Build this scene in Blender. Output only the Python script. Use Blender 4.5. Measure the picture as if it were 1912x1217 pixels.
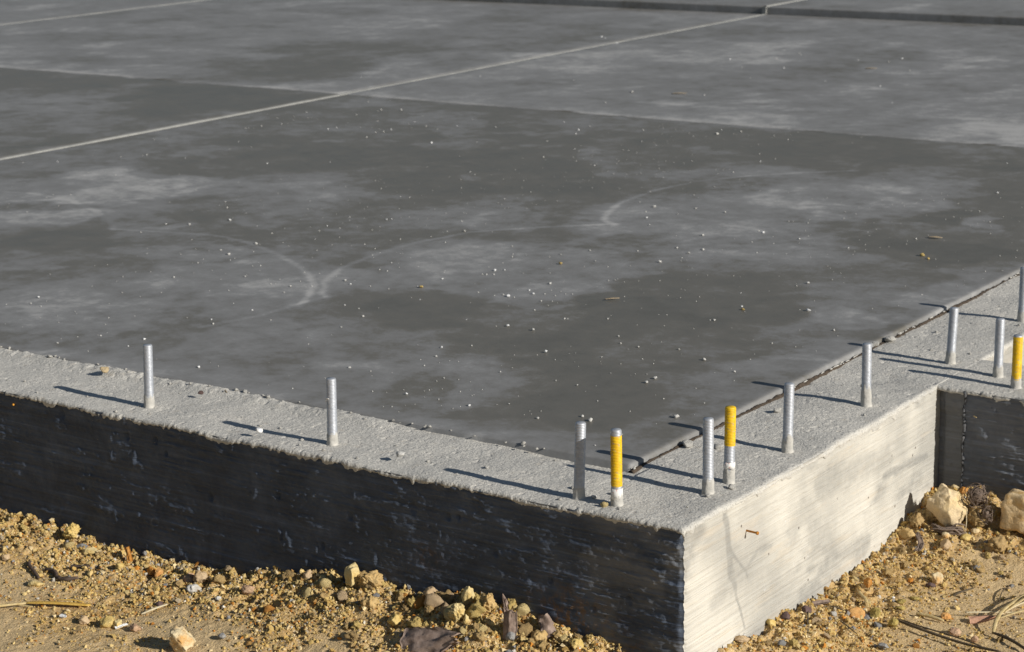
import bpy, bmesh, math, random
import numpy as np
from mathutils import Vector, Matrix, Euler

S = bpy.context.scene
C = S.collection
for o in list(bpy.data.objects):
    bpy.data.objects.remove(o)

# ------------------------------------------------------------------ camera, sky, sun, exposure
SUN_EL, SUN_AZ = 25.0, 91.0           # azimuth clockwise from +Y: the sun stands over +X, one degree in front of the shaded face
cd = bpy.data.cameras.new('camera')
cam = bpy.data.objects.new('camera', cd)
C.objects.link(cam)
cam.location = (1.837, -3.1838, 1.3106)
cam.rotation_euler = (1.3266, 0.0179, 0.6045)
cd.sensor_width = 36.0
cd.lens = 72.88
cd.clip_start, cd.clip_end = 0.05, 2000
cd.dof.use_dof = True
cd.dof.focus_distance = 3.95
cd.dof.aperture_fstop = 11.0
S.camera = cam

world = bpy.data.worlds.new('World')
S.world = world
world.use_nodes = True
wn = world.node_tree
bg = wn.nodes['Background']
sky = wn.nodes.new('ShaderNodeTexSky')
sky.sky_type = 'NISHITA'
sky.sun_disc = False
sky.sun_elevation = math.radians(SUN_EL)
sky.sun_rotation = math.radians(SUN_AZ)
sky.air_density = 1.0
sky.dust_density = 0.3
sky.ozone_density = 1.0
wn.links.new(sky.outputs[0], bg.inputs[0])
bg.inputs[1].default_value = 0.052

sl = bpy.data.lights.new('sun', 'SUN')
sl.energy = 5.0
sl.angle = math.radians(0.5)
sl.color = (1.0, 0.95, 0.865)
sun = bpy.data.objects.new('sun', sl)
C.objects.link(sun)
az, el = math.radians(SUN_AZ), math.radians(SUN_EL)
sd = Vector((math.cos(el) * math.sin(az), math.cos(el) * math.cos(az), math.sin(el)))
sun.rotation_euler = sd.to_track_quat('Z', 'Y').to_euler()
sun.location = sd * 20

S.view_settings.view_transform = 'Standard'
S.view_settings.look = 'None'
S.view_settings.exposure = 0.0
S.view_settings.gamma = 1.0
S.view_settings.use_curve_mapping = False
S.render.engine = 'CYCLES'
S.cycles.max_bounces = 6

# ------------------------------------------------------------------ numeric helpers
rng = np.random.default_rng(11)
random.seed(11)
_perm = rng.permutation(4096)
_val = rng.random(4096) * 2 - 1

def _h(i, j, k=0):
    return _val[_perm[(_perm[(i + _perm[k & 4095] if np.isscalar(k) else i + _perm[k & 4095]) & 4095] + j) & 4095]]

def n2(x, y, seed=0):
    x, y = np.broadcast_arrays(np.asarray(x, float), np.asarray(y, float))
    xi, yi = np.floor(x).astype(int), np.floor(y).astype(int)
    u, v = x - xi, y - yi
    u = u * u * u * (u * (u * 6 - 15) + 10)
    v = v * v * v * (v * (v * 6 - 15) + 10)
    a, b = _h(xi, yi, seed), _h(xi + 1, yi, seed)
    c, d = _h(xi, yi + 1, seed), _h(xi + 1, yi + 1, seed)
    return (a * (1 - u) + b * u) * (1 - v) + (c * (1 - u) + d * u) * v

def f2(x, y, octv=4, seed=0, gain=0.5):
    s, a, t = 0, 1.0, 0
    x, y = np.asarray(x, float), np.asarray(y, float)
    for k in range(octv):
        s = s + a * n2(x, y, seed + k * 17)
        t += a
        a *= gain
        x, y = x * 1.93 + y * 0.35 + 3.7, y * 1.93 - x * 0.35 + 9.1
    return s / t

def n3(p, seed=0):
    q = np.floor(p).astype(int)
    f = p - q
    f = f * f * (3 - 2 * f)
    r = 0
    for dz in (0, 1):
        wz = f[:, 2] if dz else 1 - f[:, 2]
        for dy in (0, 1):
            wy = f[:, 1] if dy else 1 - f[:, 1]
            for dx in (0, 1):
                wx = f[:, 0] if dx else 1 - f[:, 0]
                r = r + _h(q[:, 0] + dx, q[:, 1] + dy + 57 * (q[:, 2] + dz), seed) * wx * wy * wz
    return r

def f3(p, octv=4, seed=0, gain=0.5):
    s, a = 0, 1.0
    for k in range(octv):
        s = s + a * n3(p, seed + 13 * k)
        a *= gain
        p = p * 2.03 + 5.3
    return s

def sstep(a, b, x):
    t = np.clip((np.asarray(x, float) - a) / (b - a), 0, 1)
    return t * t * (3 - 2 * t)

def polydist(x, y, pts):
    d = np.full(np.shape(x), 1e9)
    for (x0, y0), (x1, y1) in zip(pts[:-1], pts[1:]):
        ux, uy = x1 - x0, y1 - y0
        L = ux * ux + uy * uy + 1e-12
        t = np.clip(((x - x0) * ux + (y - y0) * uy) / L, 0, 1)
        d = np.minimum(d, np.hypot(x - x0 - t * ux, y - y0 - t * uy))
    return d

# ------------------------------------------------------------------ mesh helpers
def raw_mesh(name, verts, faces4=None, faces3=None, smooth=True, attrs=None):
    me = bpy.data.meshes.new(name)
    verts = np.asarray(verts, np.float32).reshape(-1, 3)
    me.vertices.add(len(verts))
    me.vertices.foreach_set('co', verts.ravel())
    idx, tot = [], []
    if faces4 is not None and len(faces4):
        f = np.asarray(faces4, np.int32)
        idx.append(f.ravel()); tot.append(np.full(len(f), 4, np.int32))
    if faces3 is not None and len(faces3):
        f = np.asarray(faces3, np.int32)
        idx.append(f.ravel()); tot.append(np.full(len(f), 3, np.int32))
    idx, tot = np.concatenate(idx), np.concatenate(tot)
    me.loops.add(len(idx))
    me.loops.foreach_set('vertex_index', idx)
    me.polygons.add(len(tot))
    st = np.concatenate([[0], np.cumsum(tot)[:-1]]).astype(np.int32)
    me.polygons.foreach_set('loop_start', st)
    me.polygons.foreach_set('loop_total', tot)
    me.update(calc_edges=True)
    me.polygons.foreach_set('use_smooth', np.full(len(tot), bool(smooth)))
    for k, a in (attrs or {}).items():
        a = np.asarray(a, np.float32)
        if a.ndim == 2:
            at = me.attributes.new(k, 'FLOAT_COLOR', 'POINT')
            at.data.foreach_set('color', np.c_[a, np.ones(len(a), np.float32)].astype(np.float32).ravel())
        else:
            at = me.attributes.new(k, 'FLOAT', 'POINT')
            at.data.foreach_set('value', a.ravel())
    me.validate()
    return me

def gridfaces(n, m, off=0, flip=False):
    i, j = np.meshgrid(np.arange(n - 1), np.arange(m - 1), indexing='ij')
    a = (i * m + j).ravel() + off
    f = np.c_[a, a + m, a + m + 1, a + 1]
    return f[:, ::-1] if flip else f

def link(name, me, mat=None, parent=None):
    o = bpy.data.objects.new(name, me)
    C.objects.link(o)
    if mat and me is not None and not len(me.materials):
        me.materials.append(mat)
    if parent:
        o.parent = parent
    return o

def tag(o, label=None, cat=None, group=None, kind=None):
    if label: o['label'] = label
    if cat: o['category'] = cat
    if group: o['group'] = group
    if kind: o['kind'] = kind
    return o

def thing(name, label, cat, loc=(0, 0, 0), rz=0, group=None):
    o = bpy.data.objects.new(name, None)
    C.objects.link(o)
    o.empty_display_size = 0.05
    o.location = loc
    o.rotation_euler = (0, 0, rz)
    return tag(o, label, cat, group)

def tube_geo(pts, rad, seg=7, caps=True, flat=1.0):
    pts = [Vector(p) for p in pts]
    n = len(pts)
    if not hasattr(rad, '__len__'): rad = [rad] * n
    V, F = [], []
    up = Vector((0, 0, 1))
    for i, p in enumerate(pts):
        t = (pts[min(i + 1, n - 1)] - pts[max(i - 1, 0)]).normalized()
        a = t.cross(up)
        if a.length < 1e-4: a = Vector((1, 0, 0))
        a.normalize()
        b = a.cross(t).normalized()
        for k in range(seg):
            th = 2 * math.pi * k / seg
            V.append(p + (a * math.cos(th) + b * math.sin(th) * flat) * rad[i])
    for i in range(n - 1):
        for k in range(seg):
            F.append((i * seg + k, i * seg + (k + 1) % seg, (i + 1) * seg + (k + 1) % seg, (i + 1) * seg + k))
    T = []
    if caps:
        for base, s in ((0, -1), ((n - 1) * seg, 1)):
            c = len(V); V.append(pts[0] if s < 0 else pts[-1])
            for k in range(seg):
                q = (c, base + k, base + (k + 1) % seg)
                T.append(q if s > 0 else (c, base + (k + 1) % seg, base + k))
    return np.array([tuple(v) for v in V]), F, T

def join_geo(parts):
    V, F, T, o = [], [], [], 0
    for v, f, t in parts:
        V.append(v); F += [tuple(i + o for i in q) for q in f]; T += [tuple(i + o for i in q) for q in t]
        o += len(v)
    return np.concatenate(V), F, T

_ico = {}
def ico(sub):
    if sub not in _ico:
        bm = bmesh.new()
        bmesh.ops.create_icosphere(bm, subdivisions=sub, radius=1)
        _ico[sub] = (np.array([v.co[:] for v in bm.verts]), np.array([[v.index for v in f.verts] for f in bm.faces]))
        bm.free()
    return _ico[sub]

def rock_verts(seed, sub=3, cuts=9, rough=0.12, scale=(1, 1, 1), lump=0.25, cutd=(0.55, 0.9), block=0):
    r = np.random.default_rng(seed)
    v, f = ico(sub)
    v = v.copy()
    if block:
        v /= (np.abs(v) ** block).sum(1)[:, None] ** (1 / block)
    v *= (1 + lump * f3(v * 1.1 + r.random(3) * 50, 2, seed % 97))[:, None]
    for _ in range(cuts):
        n = r.normal(size=3); n /= np.linalg.norm(n)
        d = r.uniform(*cutd)
        e = v @ n - d
        v -= np.where(e > 0, e, 0)[:, None] * n * 0.93
    v *= (1 + rough * f3(v * 3.1 + r.random(3) * 50, 4, seed % 89, 0.6))[:, None]
    v = v / np.abs(v).max(0)
    return v * np.array(scale), f

def rock_mesh(name, seed, **k):
    smooth = k.pop('smooth', True)
    v, f = rock_verts(seed, **k)
    return raw_mesh(name, v, None, f, smooth=smooth)

# ------------------------------------------------------------------ materials
def newmat(name):
    m = bpy.data.materials.new(name)
    m.use_nodes = True
    nt = m.node_tree
    return m, nt, nt.nodes['Principled BSDF']

class NB:
    """small node-building helper"""
    def __init__(s, nt): s.nt = nt
    def n(s, t, **k):
        nd = s.nt.nodes.new(t)
        for a, b in k.items(): setattr(nd, a, b)
        return nd
    def set(s, sock, v):
        if hasattr(v, 'node'): s.nt.links.new(v, sock)
        elif v is not None: sock.default_value = v
    def coord(s, scale=(1, 1, 1), rot=(0, 0, 0)):
        t = s.n('ShaderNodeTexCoord'); m = s.n('ShaderNodeMapping')
        m.inputs['Scale'].default_value = scale; m.inputs['Rotation'].default_value = rot
        s.nt.links.new(t.outputs['Object'], m.inputs[0]); return m.outputs[0]
    def noise(s, scale, det=4, rough=0.55, vec=None, dist=0):
        t = s.n('ShaderNodeTexNoise'); t.inputs['Scale'].default_value = scale
        t.inputs['Detail'].default_value = det; t.inputs['Roughness'].default_value = rough; t.inputs['Distortion'].default_value = dist
        s.set(t.inputs['Vector'], vec if vec is not None else s.coord()); return t.outputs['Fac']
    def vor(s, scale, vec=None, feature='F1', out='Distance'):
        t = s.n('ShaderNodeTexVoronoi'); t.feature = feature; t.inputs['Scale'].default_value = scale
        s.set(t.inputs['Vector'], vec if vec is not None else s.coord()); return t.outputs[out]
    def ramp(s, fac, stops):
        r = s.n('ShaderNodeValToRGB'); e = r.color_ramp.elements
        while len(e) > 1: e.remove(e[0])
        for i, (p, c) in enumerate(stops):
            q = e[0] if i == 0 else e.new(p)
            q.position = p
            q.color = (c, c, c, 1) if not hasattr(c, '__len__') else (*c, 1)
        s.set(r.inputs[0], fac); return r.outputs[0]
    def mix(s, fac, a, b, mode='MIX'):
        m = s.n('ShaderNodeMix', data_type='RGBA', blend_type=mode)
        s.set(m.inputs[0], fac)
        for sock, v in ((m.inputs[6], a), (m.inputs[7], b)):
            if not hasattr(v, 'node'): v = (v, v, v, 1) if not hasattr(v, '__len__') else (*v[:3], 1)
            s.set(sock, v)
        return m.outputs[2]
    def math(s, op, a, b=0.0):
        m = s.n('ShaderNodeMath', operation=op); s.set(m.inputs[0], a); s.set(m.inputs[1], b); return m.outputs[0]
    def attr(s, name, out='Fac'):
        a = s.n('ShaderNodeAttribute', attribute_name=name); return a.outputs[out]
    def bump(s, h, dist, strength=1.0, prev=None):
        b = s.n('ShaderNodeBump'); b.inputs['Strength'].default_value = strength; b.inputs['Distance'].default_value = dist
        s.set(b.inputs['Height'], h)
        if prev is not None: s.set(b.inputs['Normal'], prev)
        return b.outputs[0]

def finish(nt, p, col, rough, bump=None, spec=None, metal=None):
    B = NB(nt)
    B.set(p.inputs['Base Color'], col if hasattr(col, 'node') else (*col, 1))
    B.set(p.inputs['Roughness'], rough)
    if bump is not None: B.set(p.inputs['Normal'], bump)
    if spec is not None: p.inputs['Specular IOR Level'].default_value = spec
    if metal is not None: p.inputs['Metallic'].default_value = metal

def mat_ledge():
    m, nt, p = newmat('rough_ledge_concrete'); B = NB(nt)
    big = B.noise(5, 5)
    col = B.ramp(big, [(0.3, (0.49, 0.475, 0.44)), (0.55, (0.57, 0.55, 0.505)), (0.75, (0.63, 0.60, 0.545))])
    fine = B.noise(240, 3, 0.7)
    col = B.mix(0.85, col, B.ramp(fine, [(0.28, 0.38), (0.42, 0.85), (0.6, 1.02), (0.8, 1.15)]), 'MULTIPLY')
    sp = B.vor(190)
    gate = B.noise(95, 2)
    dark = B.math('MULTIPLY', B.ramp(sp, [(0.12, 1.0), (0.24, 0.0)]), B.ramp(gate, [(0.47, 0.0), (0.56, 1.0)]))
    col = B.mix(B.math('MULTIPLY', dark, 0.75), col, (0.14, 0.13, 0.12))
    warm = B.ramp(B.noise(38, 3), [(0.6, 0.0), (0.75, 1.0)])
    col = B.mix(B.math('MULTIPLY', warm, 0.3), col, (0.45, 0.37, 0.27))
    b = B.bump(fine, 0.0016, 1.0)
    b = B.bump(sp, 0.0012, 0.6, b)
    finish(nt, p, col, 0.92, b, 0.25)
    return m

def mat_wall():
    """board-marked concrete; attribute stain: 0 cream .. 1 grey wet-looking stain, shade_tone: 1 where shade is painted into the concrete colour"""
    m, nt, p = newmat('board_marked_concrete'); B = NB(nt)
    grain = B.noise(1, 6, 0.62, B.coord((2.2, 2.2, 110), (math.radians(5), 0, 0)))
    big = B.noise(4.5, 4)
    col = B.ramp(big, [(0.34, (0.40, 0.388, 0.355)), (0.5, (0.515, 0.495, 0.445)), (0.64, (0.61, 0.585, 0.525))])
    col = B.mix(0.8, col, B.ramp(grain, [(0.25, 0.74), (0.45, 0.97), (0.6, 1.03), (0.75, 1.09)]), 'MULTIPLY')
    warm = B.ramp(B.noise(1, 4, 0.6, B.coord((5, 5, 40), (math.radians(5), 0, 0))), [(0.55, 0.0), (0.72, 1.0)])
    col = B.mix(B.math('MULTIPLY', warm, 0.22), col, (0.62, 0.47, 0.29))
    st = B.math('MULTIPLY', B.attr('stain'), B.ramp(B.noise(60, 4), [(0.25, 0.55), (0.6, 1.0)]))
    col = B.mix(st, col, (0.235, 0.233, 0.222))
    wht = B.ramp(B.noise(1, 3, 0.6, B.coord((26, 26, 34))), [(0.70, 0.0), (0.74, 1.0)])
    col = B.mix(B.math('MULTIPLY', wht, 0.5), col, (0.66, 0.67, 0.68))
    hole = B.ramp(B.vor(26), [(0.06, 1.0), (0.09, 0.0)])
    hole = B.math('MULTIPLY', hole, B.ramp(B.noise(9, 2), [(0.5, 0.0), (0.54, 1.0)]))
    col = B.mix(hole, col, (0.16, 0.14, 0.12))
    # painted shade: near-black blue concrete colour, with rust, scuffs and specks over it
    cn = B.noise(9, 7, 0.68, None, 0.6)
    shade_tone = B.ramp(cn, [(0.3, (0.036, 0.047, 0.069)), (0.5, (0.057, 0.074, 0.108)), (0.7, (0.096, 0.120, 0.166))])
    shade_tone = B.mix(0.85, shade_tone, B.ramp(grain, [(0.3, 0.62), (0.47, 0.9), (0.58, 1.08), (0.70, 1.7)]), 'MULTIPLY')
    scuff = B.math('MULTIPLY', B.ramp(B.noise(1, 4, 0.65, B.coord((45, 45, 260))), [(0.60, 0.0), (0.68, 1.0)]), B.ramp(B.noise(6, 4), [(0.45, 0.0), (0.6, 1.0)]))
    shade_tone = B.mix(B.math('MULTIPLY', scuff, 0.28), shade_tone, (0.20, 0.205, 0.205))
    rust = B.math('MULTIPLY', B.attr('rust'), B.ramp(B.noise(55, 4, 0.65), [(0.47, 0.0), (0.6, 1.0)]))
    shade_tone = B.mix(B.math('MULTIPLY', rust, 0.75), shade_tone, (0.20, 0.10, 0.02))
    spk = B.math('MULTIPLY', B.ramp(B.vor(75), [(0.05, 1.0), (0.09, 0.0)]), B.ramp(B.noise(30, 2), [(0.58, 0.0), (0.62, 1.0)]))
    shade_tone = B.mix(B.math('MULTIPLY', spk, 0.6), shade_tone, (0.36, 0.28, 0.15))
    col = B.mix(B.attr('shade_tone'), col, shade_tone)
    fine = B.noise(210, 3, 0.7)
    b = B.bump(grain, 0.0042, 0.9)
    b = B.bump(fine, 0.0012, 0.7, b)
    b = B.bump(hole, 0.003, -1.0, b)
    rough = B.math('SUBTRACT', 0.88, B.math('MULTIPLY', B.attr('shade_tone'), 0.20))
    finish(nt, p, col, rough, b, 0.45)
    return m

def mat_slab():
    m, nt, p = newmat('trowelled_slab_concrete'); B = NB(nt)
    tone = B.attr('tone')
    w = B.noise(16, 8, 0.72)
    w2 = B.noise(70, 4, 0.7)
    t = B.math('ADD', tone, B.math('MULTIPLY', B.math('SUBTRACT', w, 0.5), 0.85))
    t = B.math('ADD', t, B.math('MULTIPLY', B.math('SUBTRACT', w2, 0.5), 0.28))
    col = B.ramp(t, [(0.0, (0.122, 0.113, 0.094)), (0.33, (0.154, 0.144, 0.124)), (0.48, (0.198, 0.193, 0.185)), (0.72, (0.248, 0.246, 0.243)), (1.0, (0.42, 0.412, 0.40))])
    scr = B.noise(1, 3, 0.6, B.coord((6, 150, 1), (0, 0, math.radians(28))))
    scr = B.math('MULTIPLY', B.ramp(scr, [(0.62, 0.0), (0.75, 1.0)]), B.ramp(B.noise(5, 3), [(0.5, 0.0), (0.62, 1.0)]))
    col = B.mix(B.math('MULTIPLY', scr, 0.22), col, (0.42, 0.42, 0.42))
    fl = B.math('MULTIPLY', B.ramp(B.vor(85), [(0.06, 1.0), (0.12, 0.0)]), B.ramp(B.noise(18, 2), [(0.55, 0.0), (0.6, 1.0)]))
    col = B.mix(B.math('MULTIPLY', fl, 0.35), col, (0.42, 0.41, 0.38))
    r = B.ramp(t, [(0.1, 0.42), (0.7, 0.62)])
    b = B.bump(w2, 0.0006, 0.5)
    b = B.bump(B.noise(2.2, 4), 0.004, 0.35, b)
    finish(nt, p, col, r, b, 0.28)
    return m

def mat_simple(name, c0, c1, scale=40, rough=0.85, bumpd=0.001, spec=0.3, metal=0.0, det=4):
    m, nt, p = newmat(name); B = NB(nt)
    n = B.noise(scale, det, 0.62)
    finish(nt, p, B.mix(B.ramp(n, [(0.3, 0.0), (0.7, 1.0)]), c0, c1), rough, B.bump(n, bumpd, 0.8), spec, metal)
    return m

def mat_ground():
    m, nt, p = newmat('sandy_clay_soil'); B = NB(nt)
    a = B.noise(3.5, 5, 0.6)
    col = B.ramp(a, [(0.3, (0.50, 0.315, 0.115)), (0.5, (0.60, 0.405, 0.18)), (0.68, (0.65, 0.48, 0.255))])
    silt = B.attr('silt')
    col = B.mix(B.math('MULTIPLY', silt, 0.7), col, (0.63, 0.48, 0.28))
    g = B.vor(260, out='Color')
    gr = B.n('ShaderNodeSeparateColor'); nt.links.new(g, gr.inputs[0])
    gc = B.ramp(gr.outputs[0], [(0.0, (0.18, 0.11, 0.045)), (0.25, (0.42, 0.29, 0.11)), (0.5, (0.56, 0.43, 0.23)), (0.7, (0.36, 0.19, 0.06)), (0.85, (0.30, 0.28, 0.25)), (1.0, (0.62, 0.55, 0.42))])
    gm = B.math('MULTIPLY', B.ramp(B.noise(120, 3, 0.7), [(0.42, 0.0), (0.6, 1.0)]), B.math('SUBTRACT', 1.0, B.math('MULTIPLY', silt, 0.75)))
    col = B.mix(B.math('MULTIPLY', gm, 0.75), col, gc)
    f = B.noise(330, 4, 0.7)
    col = B.mix(0.6, col, B.ramp(f, [(0.3, 0.6), (0.6, 1.05), (0.8, 1.15)]), 'MULTIPLY')
    b = B.bump(f, 0.002, 0.9)
    b = B.bump(B.vor(200), 0.002, 0.6, b)
    finish(nt, p, col, 0.95, b, 0.15)
    return m

def mat_attrcol(name):
    m, nt, p = newmat(name); B = NB(nt)
    c = B.attr('col', 'Color')
    n = B.noise(260, 4, 0.65)
    col = B.mix(0.7, c, B.ramp(n, [(0.3, 0.65), (0.6, 1.05), (0.8, 1.2)]), 'MULTIPLY')
    finish(nt, p, col, 0.93, B.bump(n, 0.0012, 0.8), 0.2)
    return m

def mat_stone(name, base, patch, patch_amt=0.5, dirt=(0.33, 0.24, 0.12), scale=38, bumpd=0.003):
    m, nt, p = newmat(name); B = NB(nt)
    n = B.noise(scale, 5, 0.62)
    col = B.mix(B.math('MULTIPLY', B.ramp(n, [(0.45, 0.0), (0.66, 1.0)]), patch_amt), base, patch)
    d = B.noise(scale * 2.7, 4, 0.7)
    col = B.mix(B.ramp(d, [(0.58, 0.0), (0.78, 0.6)]), col, dirt)
    f = B.noise(300, 4, 0.7)
    col = B.mix(0.6, col, B.ramp(f, [(0.3, 0.68), (0.6, 1.04), (0.8, 1.15)]), 'MULTIPLY')
    b = B.bump(f, 0.0014, 0.8)
    b = B.bump(n, bumpd, 0.7, b)
    finish(nt, p, col, 0.9, b, 0.2)
    return m

def mat_fibre(name, c0, c1, sc=(30, 30, 400), rough=0.8):
    m, nt, p = newmat(name); B = NB(nt)
    n = B.noise(1, 5, 0.65, B.coord(sc))
    finish(nt, p, B.mix(B.ramp(n, [(0.3, 0.0), (0.7, 1.0)]), c0, c1), rough, B.bump(n, 0.0018, 0.9), 0.25)
    return m

def mat_zinc():
    m, nt, p = newmat('galvanised_steel'); B = NB(nt)
    n = B.noise(130, 4, 0.6)
    col = B.ramp(n, [(0.3, (0.38, 0.40, 0.44)), (0.6, (0.50, 0.52, 0.56)), (0.8, (0.60, 0.62, 0.65))])
    dust = B.ramp(B.noise(55, 5, 0.7), [(0.55, 0.0), (0.7, 1.0)])
    col = B.mix(B.math('MULTIPLY', dust, 0.35), col, (0.55, 0.53, 0.49))
    p.inputs['Metallic'].default_value = 0.5
    finish(nt, p, col, 0.52, B.bump(n, 0.0003, 0.5), 0.5)
    return m

def mat_yellow():
    m, nt, p = newmat('yellow_marking_paint'); B = NB(nt)
    n = B.noise(90, 4, 0.6)
    col = B.ramp(n, [(0.3, (0.60, 0.355, 0.006)), (0.55, (0.76, 0.49, 0.010)), (0.8, (0.80, 0.57, 0.03))])
    wear = B.math('MULTIPLY', B.ramp(B.noise(170, 5, 0.75), [(0.58, 0.0), (0.64, 1.0)]), 0.8)
    col = B.mix(wear, col, (0.35, 0.33, 0.28))
    finish(nt, p, col, 0.55, B.bump(n, 0.0003, 0.5), 0.4)
    return m

def mat_tape():
    m, nt, p = newmat('torn_white_sticker'); B = NB(nt)
    n = B.noise(150, 3, 0.6)
    col = B.mix(B.ramp(n, [(0.60, 0.0), (0.66, 1.0)]), (0.74, 0.73, 0.71), (0.55, 0.16, 0.12))
    finish(nt, p, col, 0.7, None, 0.3)
    return m

M = dict(
    ledge=mat_ledge(), wall=mat_wall(), slab=mat_slab(), ground=mat_ground(), gravel=mat_attrcol('loose_gravel'),
    strip=mat_simple('pale_joint_strip', (0.24, 0.24, 0.228), (0.33, 0.328, 0.31), 30, 0.85),
    felt=mat_simple('bitumen_felt', (0.035, 0.027, 0.02), (0.10, 0.075, 0.055), 90, 0.95, 0.003),
    zinc=mat_zinc(), yellow=mat_yellow(), tape=mat_tape(),
    collar=mat_simple('splashed_cement', (0.38, 0.37, 0.345), (0.52, 0.50, 0.46), 120, 0.95, 0.002),
    crumb=mat_simple('concrete_crumb', (0.42, 0.41, 0.39), (0.62, 0.61, 0.58), 200, 0.95, 0.001),
    whitebit=mat_simple('white_chip', (0.70, 0.70, 0.70), (0.80, 0.80, 0.79), 200, 0.8, 0.0006),
    clod=mat_stone('ochre_clod', (0.50, 0.34, 0.145), (0.60, 0.44, 0.215), 0.6, (.42, .29, .12)),
    clodb=mat_stone('yellow_clod', (0.59, 0.425, 0.145), (0.69, 0.54, 0.25), 0.6, (.45, .31, .12)),
    cloddark=mat_stone('brown_clod', (0.36, 0.245, 0.11), (0.46, 0.33, 0.16), 0.6),
    tan=mat_stone('tan_stone', (0.50, 0.36, 0.21), (0.58, 0.45, 0.30), 0.6),
    cream=mat_stone('cream_limestone', (0.68, 0.54, 0.345), (0.72, 0.53, 0.24), 0.55, (0.42, 0.33, 0.22), 26, 0.005),
    creamrust=mat_stone('cream_rusty_stone', (0.66, 0.55, 0.35), (0.58, 0.27, 0.035), 0.75, (0.45, 0.33, 0.18), 30),
    paleyel=mat_stone('pale_yellow_stone', (0.64, 0.52, 0.27), (0.62, 0.40, 0.10), 0.6, (0.40, 0.30, 0.14), 34),
    sandst=mat_stone('sandstone', (0.68, 0.52, 0.31), (0.62, 0.36, 0.10), 0.7, (0.46, 0.33, 0.17), 30, 0.008),
    rust=mat_stone('rusty_orange_stone', (0.46, 0.20, 0.04), (0.58, 0.33, 0.12), 0.6, (0.25, 0.12, 0.04)),
    orange=mat_stone('orange_flat_stone', (0.62, 0.35, 0.13), (0.55, 0.22, 0.05), 0.5),
    pink=mat_stone('pinkish_stone', (0.47, 0.30, 0.19), (0.56, 0.40, 0.26), 0.6),
    grey=mat_stone('grey_stone', (0.27, 0.265, 0.26), (0.37, 0.36, 0.34), 0.6),
    whitegrey=mat_stone('white_speckled_stone', (0.62, 0.60, 0.56), (0.32, 0.28, 0.22), 0.7),
    purple=mat_stone('dark_purple_stone', (0.115, 0.075, 0.07), (0.17, 0.12, 0.11), 0.6, (0.2, 0.14, 0.09)),
    olive=mat_stone('olive_clay', (0.37, 0.28, 0.085), (0.46, 0.36, 0.13), 0.6),
    bark=mat_fibre('grey_brown_bark', (0.17, 0.12, 0.095), (0.38, 0.29, 0.24), (60, 60, 60)),
    bark2=mat_fibre('dark_bark', (0.05, 0.036, 0.028), (0.15, 0.105, 0.08), (90, 90, 90)),
    fibre=mat_fibre('root_fibre', (0.12, 0.088, 0.07), (0.25, 0.19, 0.15), (200, 200, 200)),
    straw=mat_fibre('dry_straw', (0.42, 0.31, 0.13), (0.58, 0.46, 0.25), (100, 100, 100), 0.65),
    strawy=mat_fibre('yellow_reed', (0.52, 0.31, 0.05), (0.64, 0.43, 0.12), (60, 250, 100), 0.6),
    whitewood=mat_fibre('bleached_wood', (0.56, 0.47, 0.30), (0.66, 0.58, 0.41), (100, 100, 100)),
    leafm=mat_fibre('dead_leaf', (0.42, 0.22, 0.14), (0.52, 0.31, 0.21), (80, 80, 80)),
    leafy=mat_fibre('dry_tan_leaf', (0.38, 0.29, 0.18), (0.48, 0.38, 0.25), (80, 80, 80)),
    twig=mat_fibre('dark_twig', (0.06, 0.045, 0.03), (0.13, 0.10, 0.065), (100, 100, 100)),
    fin=mat_simple('grey_mortar_fin', (0.05, 0.055, 0.062), (0.13, 0.13, 0.135), 60, 0.9, 0.003),
    nail=mat_simple('rusty_nail', (0.30, 0.115, 0.02), (0.52, 0.24, 0.045), 300, 0.85, 0.0006),
    nailwood=mat_simple('orange_nail', (0.62, 0.27, 0.03), (0.75, 0.38, 0.06), 200, 0.8, 0.0005),
)

# ------------------------------------------------------------------ terrain and wall functions
LX = np.array([-3, -1.899, -1.788, -1.661, -1.539, -1.453, -1.318, -1.2035, -.998, -.833, -.746, -.661, -.605, -.496, -.404, -.327, -.263, -.176, 0.])
LZ = np.array([-.31, -.3125, -.3165, -.3196, -.3319, -.3322, -.3278, -.3151, -.2866, -.2629, -.2537, -.2565, -.2521, -.2341, -.2354, -.2508, -.262, -.273, -.292])
RY = np.array([0, .196, .3315, .45, .6, .756, .894, 1.007, 1.0955, 1.17, 9])
RZ = np.array([-.292, -.301, -.3106, -.3136, -.3253, -.3236, -.3103, -.2807, -.268, -.266, -.266])
Z_SLAB, STEP = 0.012, 0.050

def zg(x, y):
    x = np.asarray(x, float); y = np.asarray(y, float)
    dx = np.maximum(x, 0); dy = np.maximum(-y, 0)
    d = np.hypot(dx, dy)
    c = np.where(y > np.maximum(x, -.03 + 0 * x) , np.interp(y, RY, RZ), np.where(x <= 0, np.interp(x, LX, LZ), -.292))
    c = np.where((x > 0) & (y > 0), np.interp(y, RY, RZ), np.where((x <= 0) & (y > 0) & (x > -.1), np.interp(y, RY, RZ), np.where(x <= 0, np.interp(x, LX, LZ), -.292)))
    k = sstep(-.02, .02, x)
    base = -.352 + .007 * k
    w = .20 - .04 * k
    z = base + (c - base) * np.exp(-(d / w) ** 1.6)
    dp = np.maximum(1.165 - y, 0)
    return z + .062 * np.exp(-(dp / .17) ** 1.6) * np.clip(x / .12, 0, 1) * (1 - np.clip((x - .6) / .4, 0, 1))

def walldist(x, y):
    return np.where(np.asarray(x) <= 0, -np.asarray(y), np.minimum(np.hypot(x, np.minimum(y, 0)), np.where(np.asarray(y) < 1.17, 1.165 - np.asarray(y), 9)))

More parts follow.
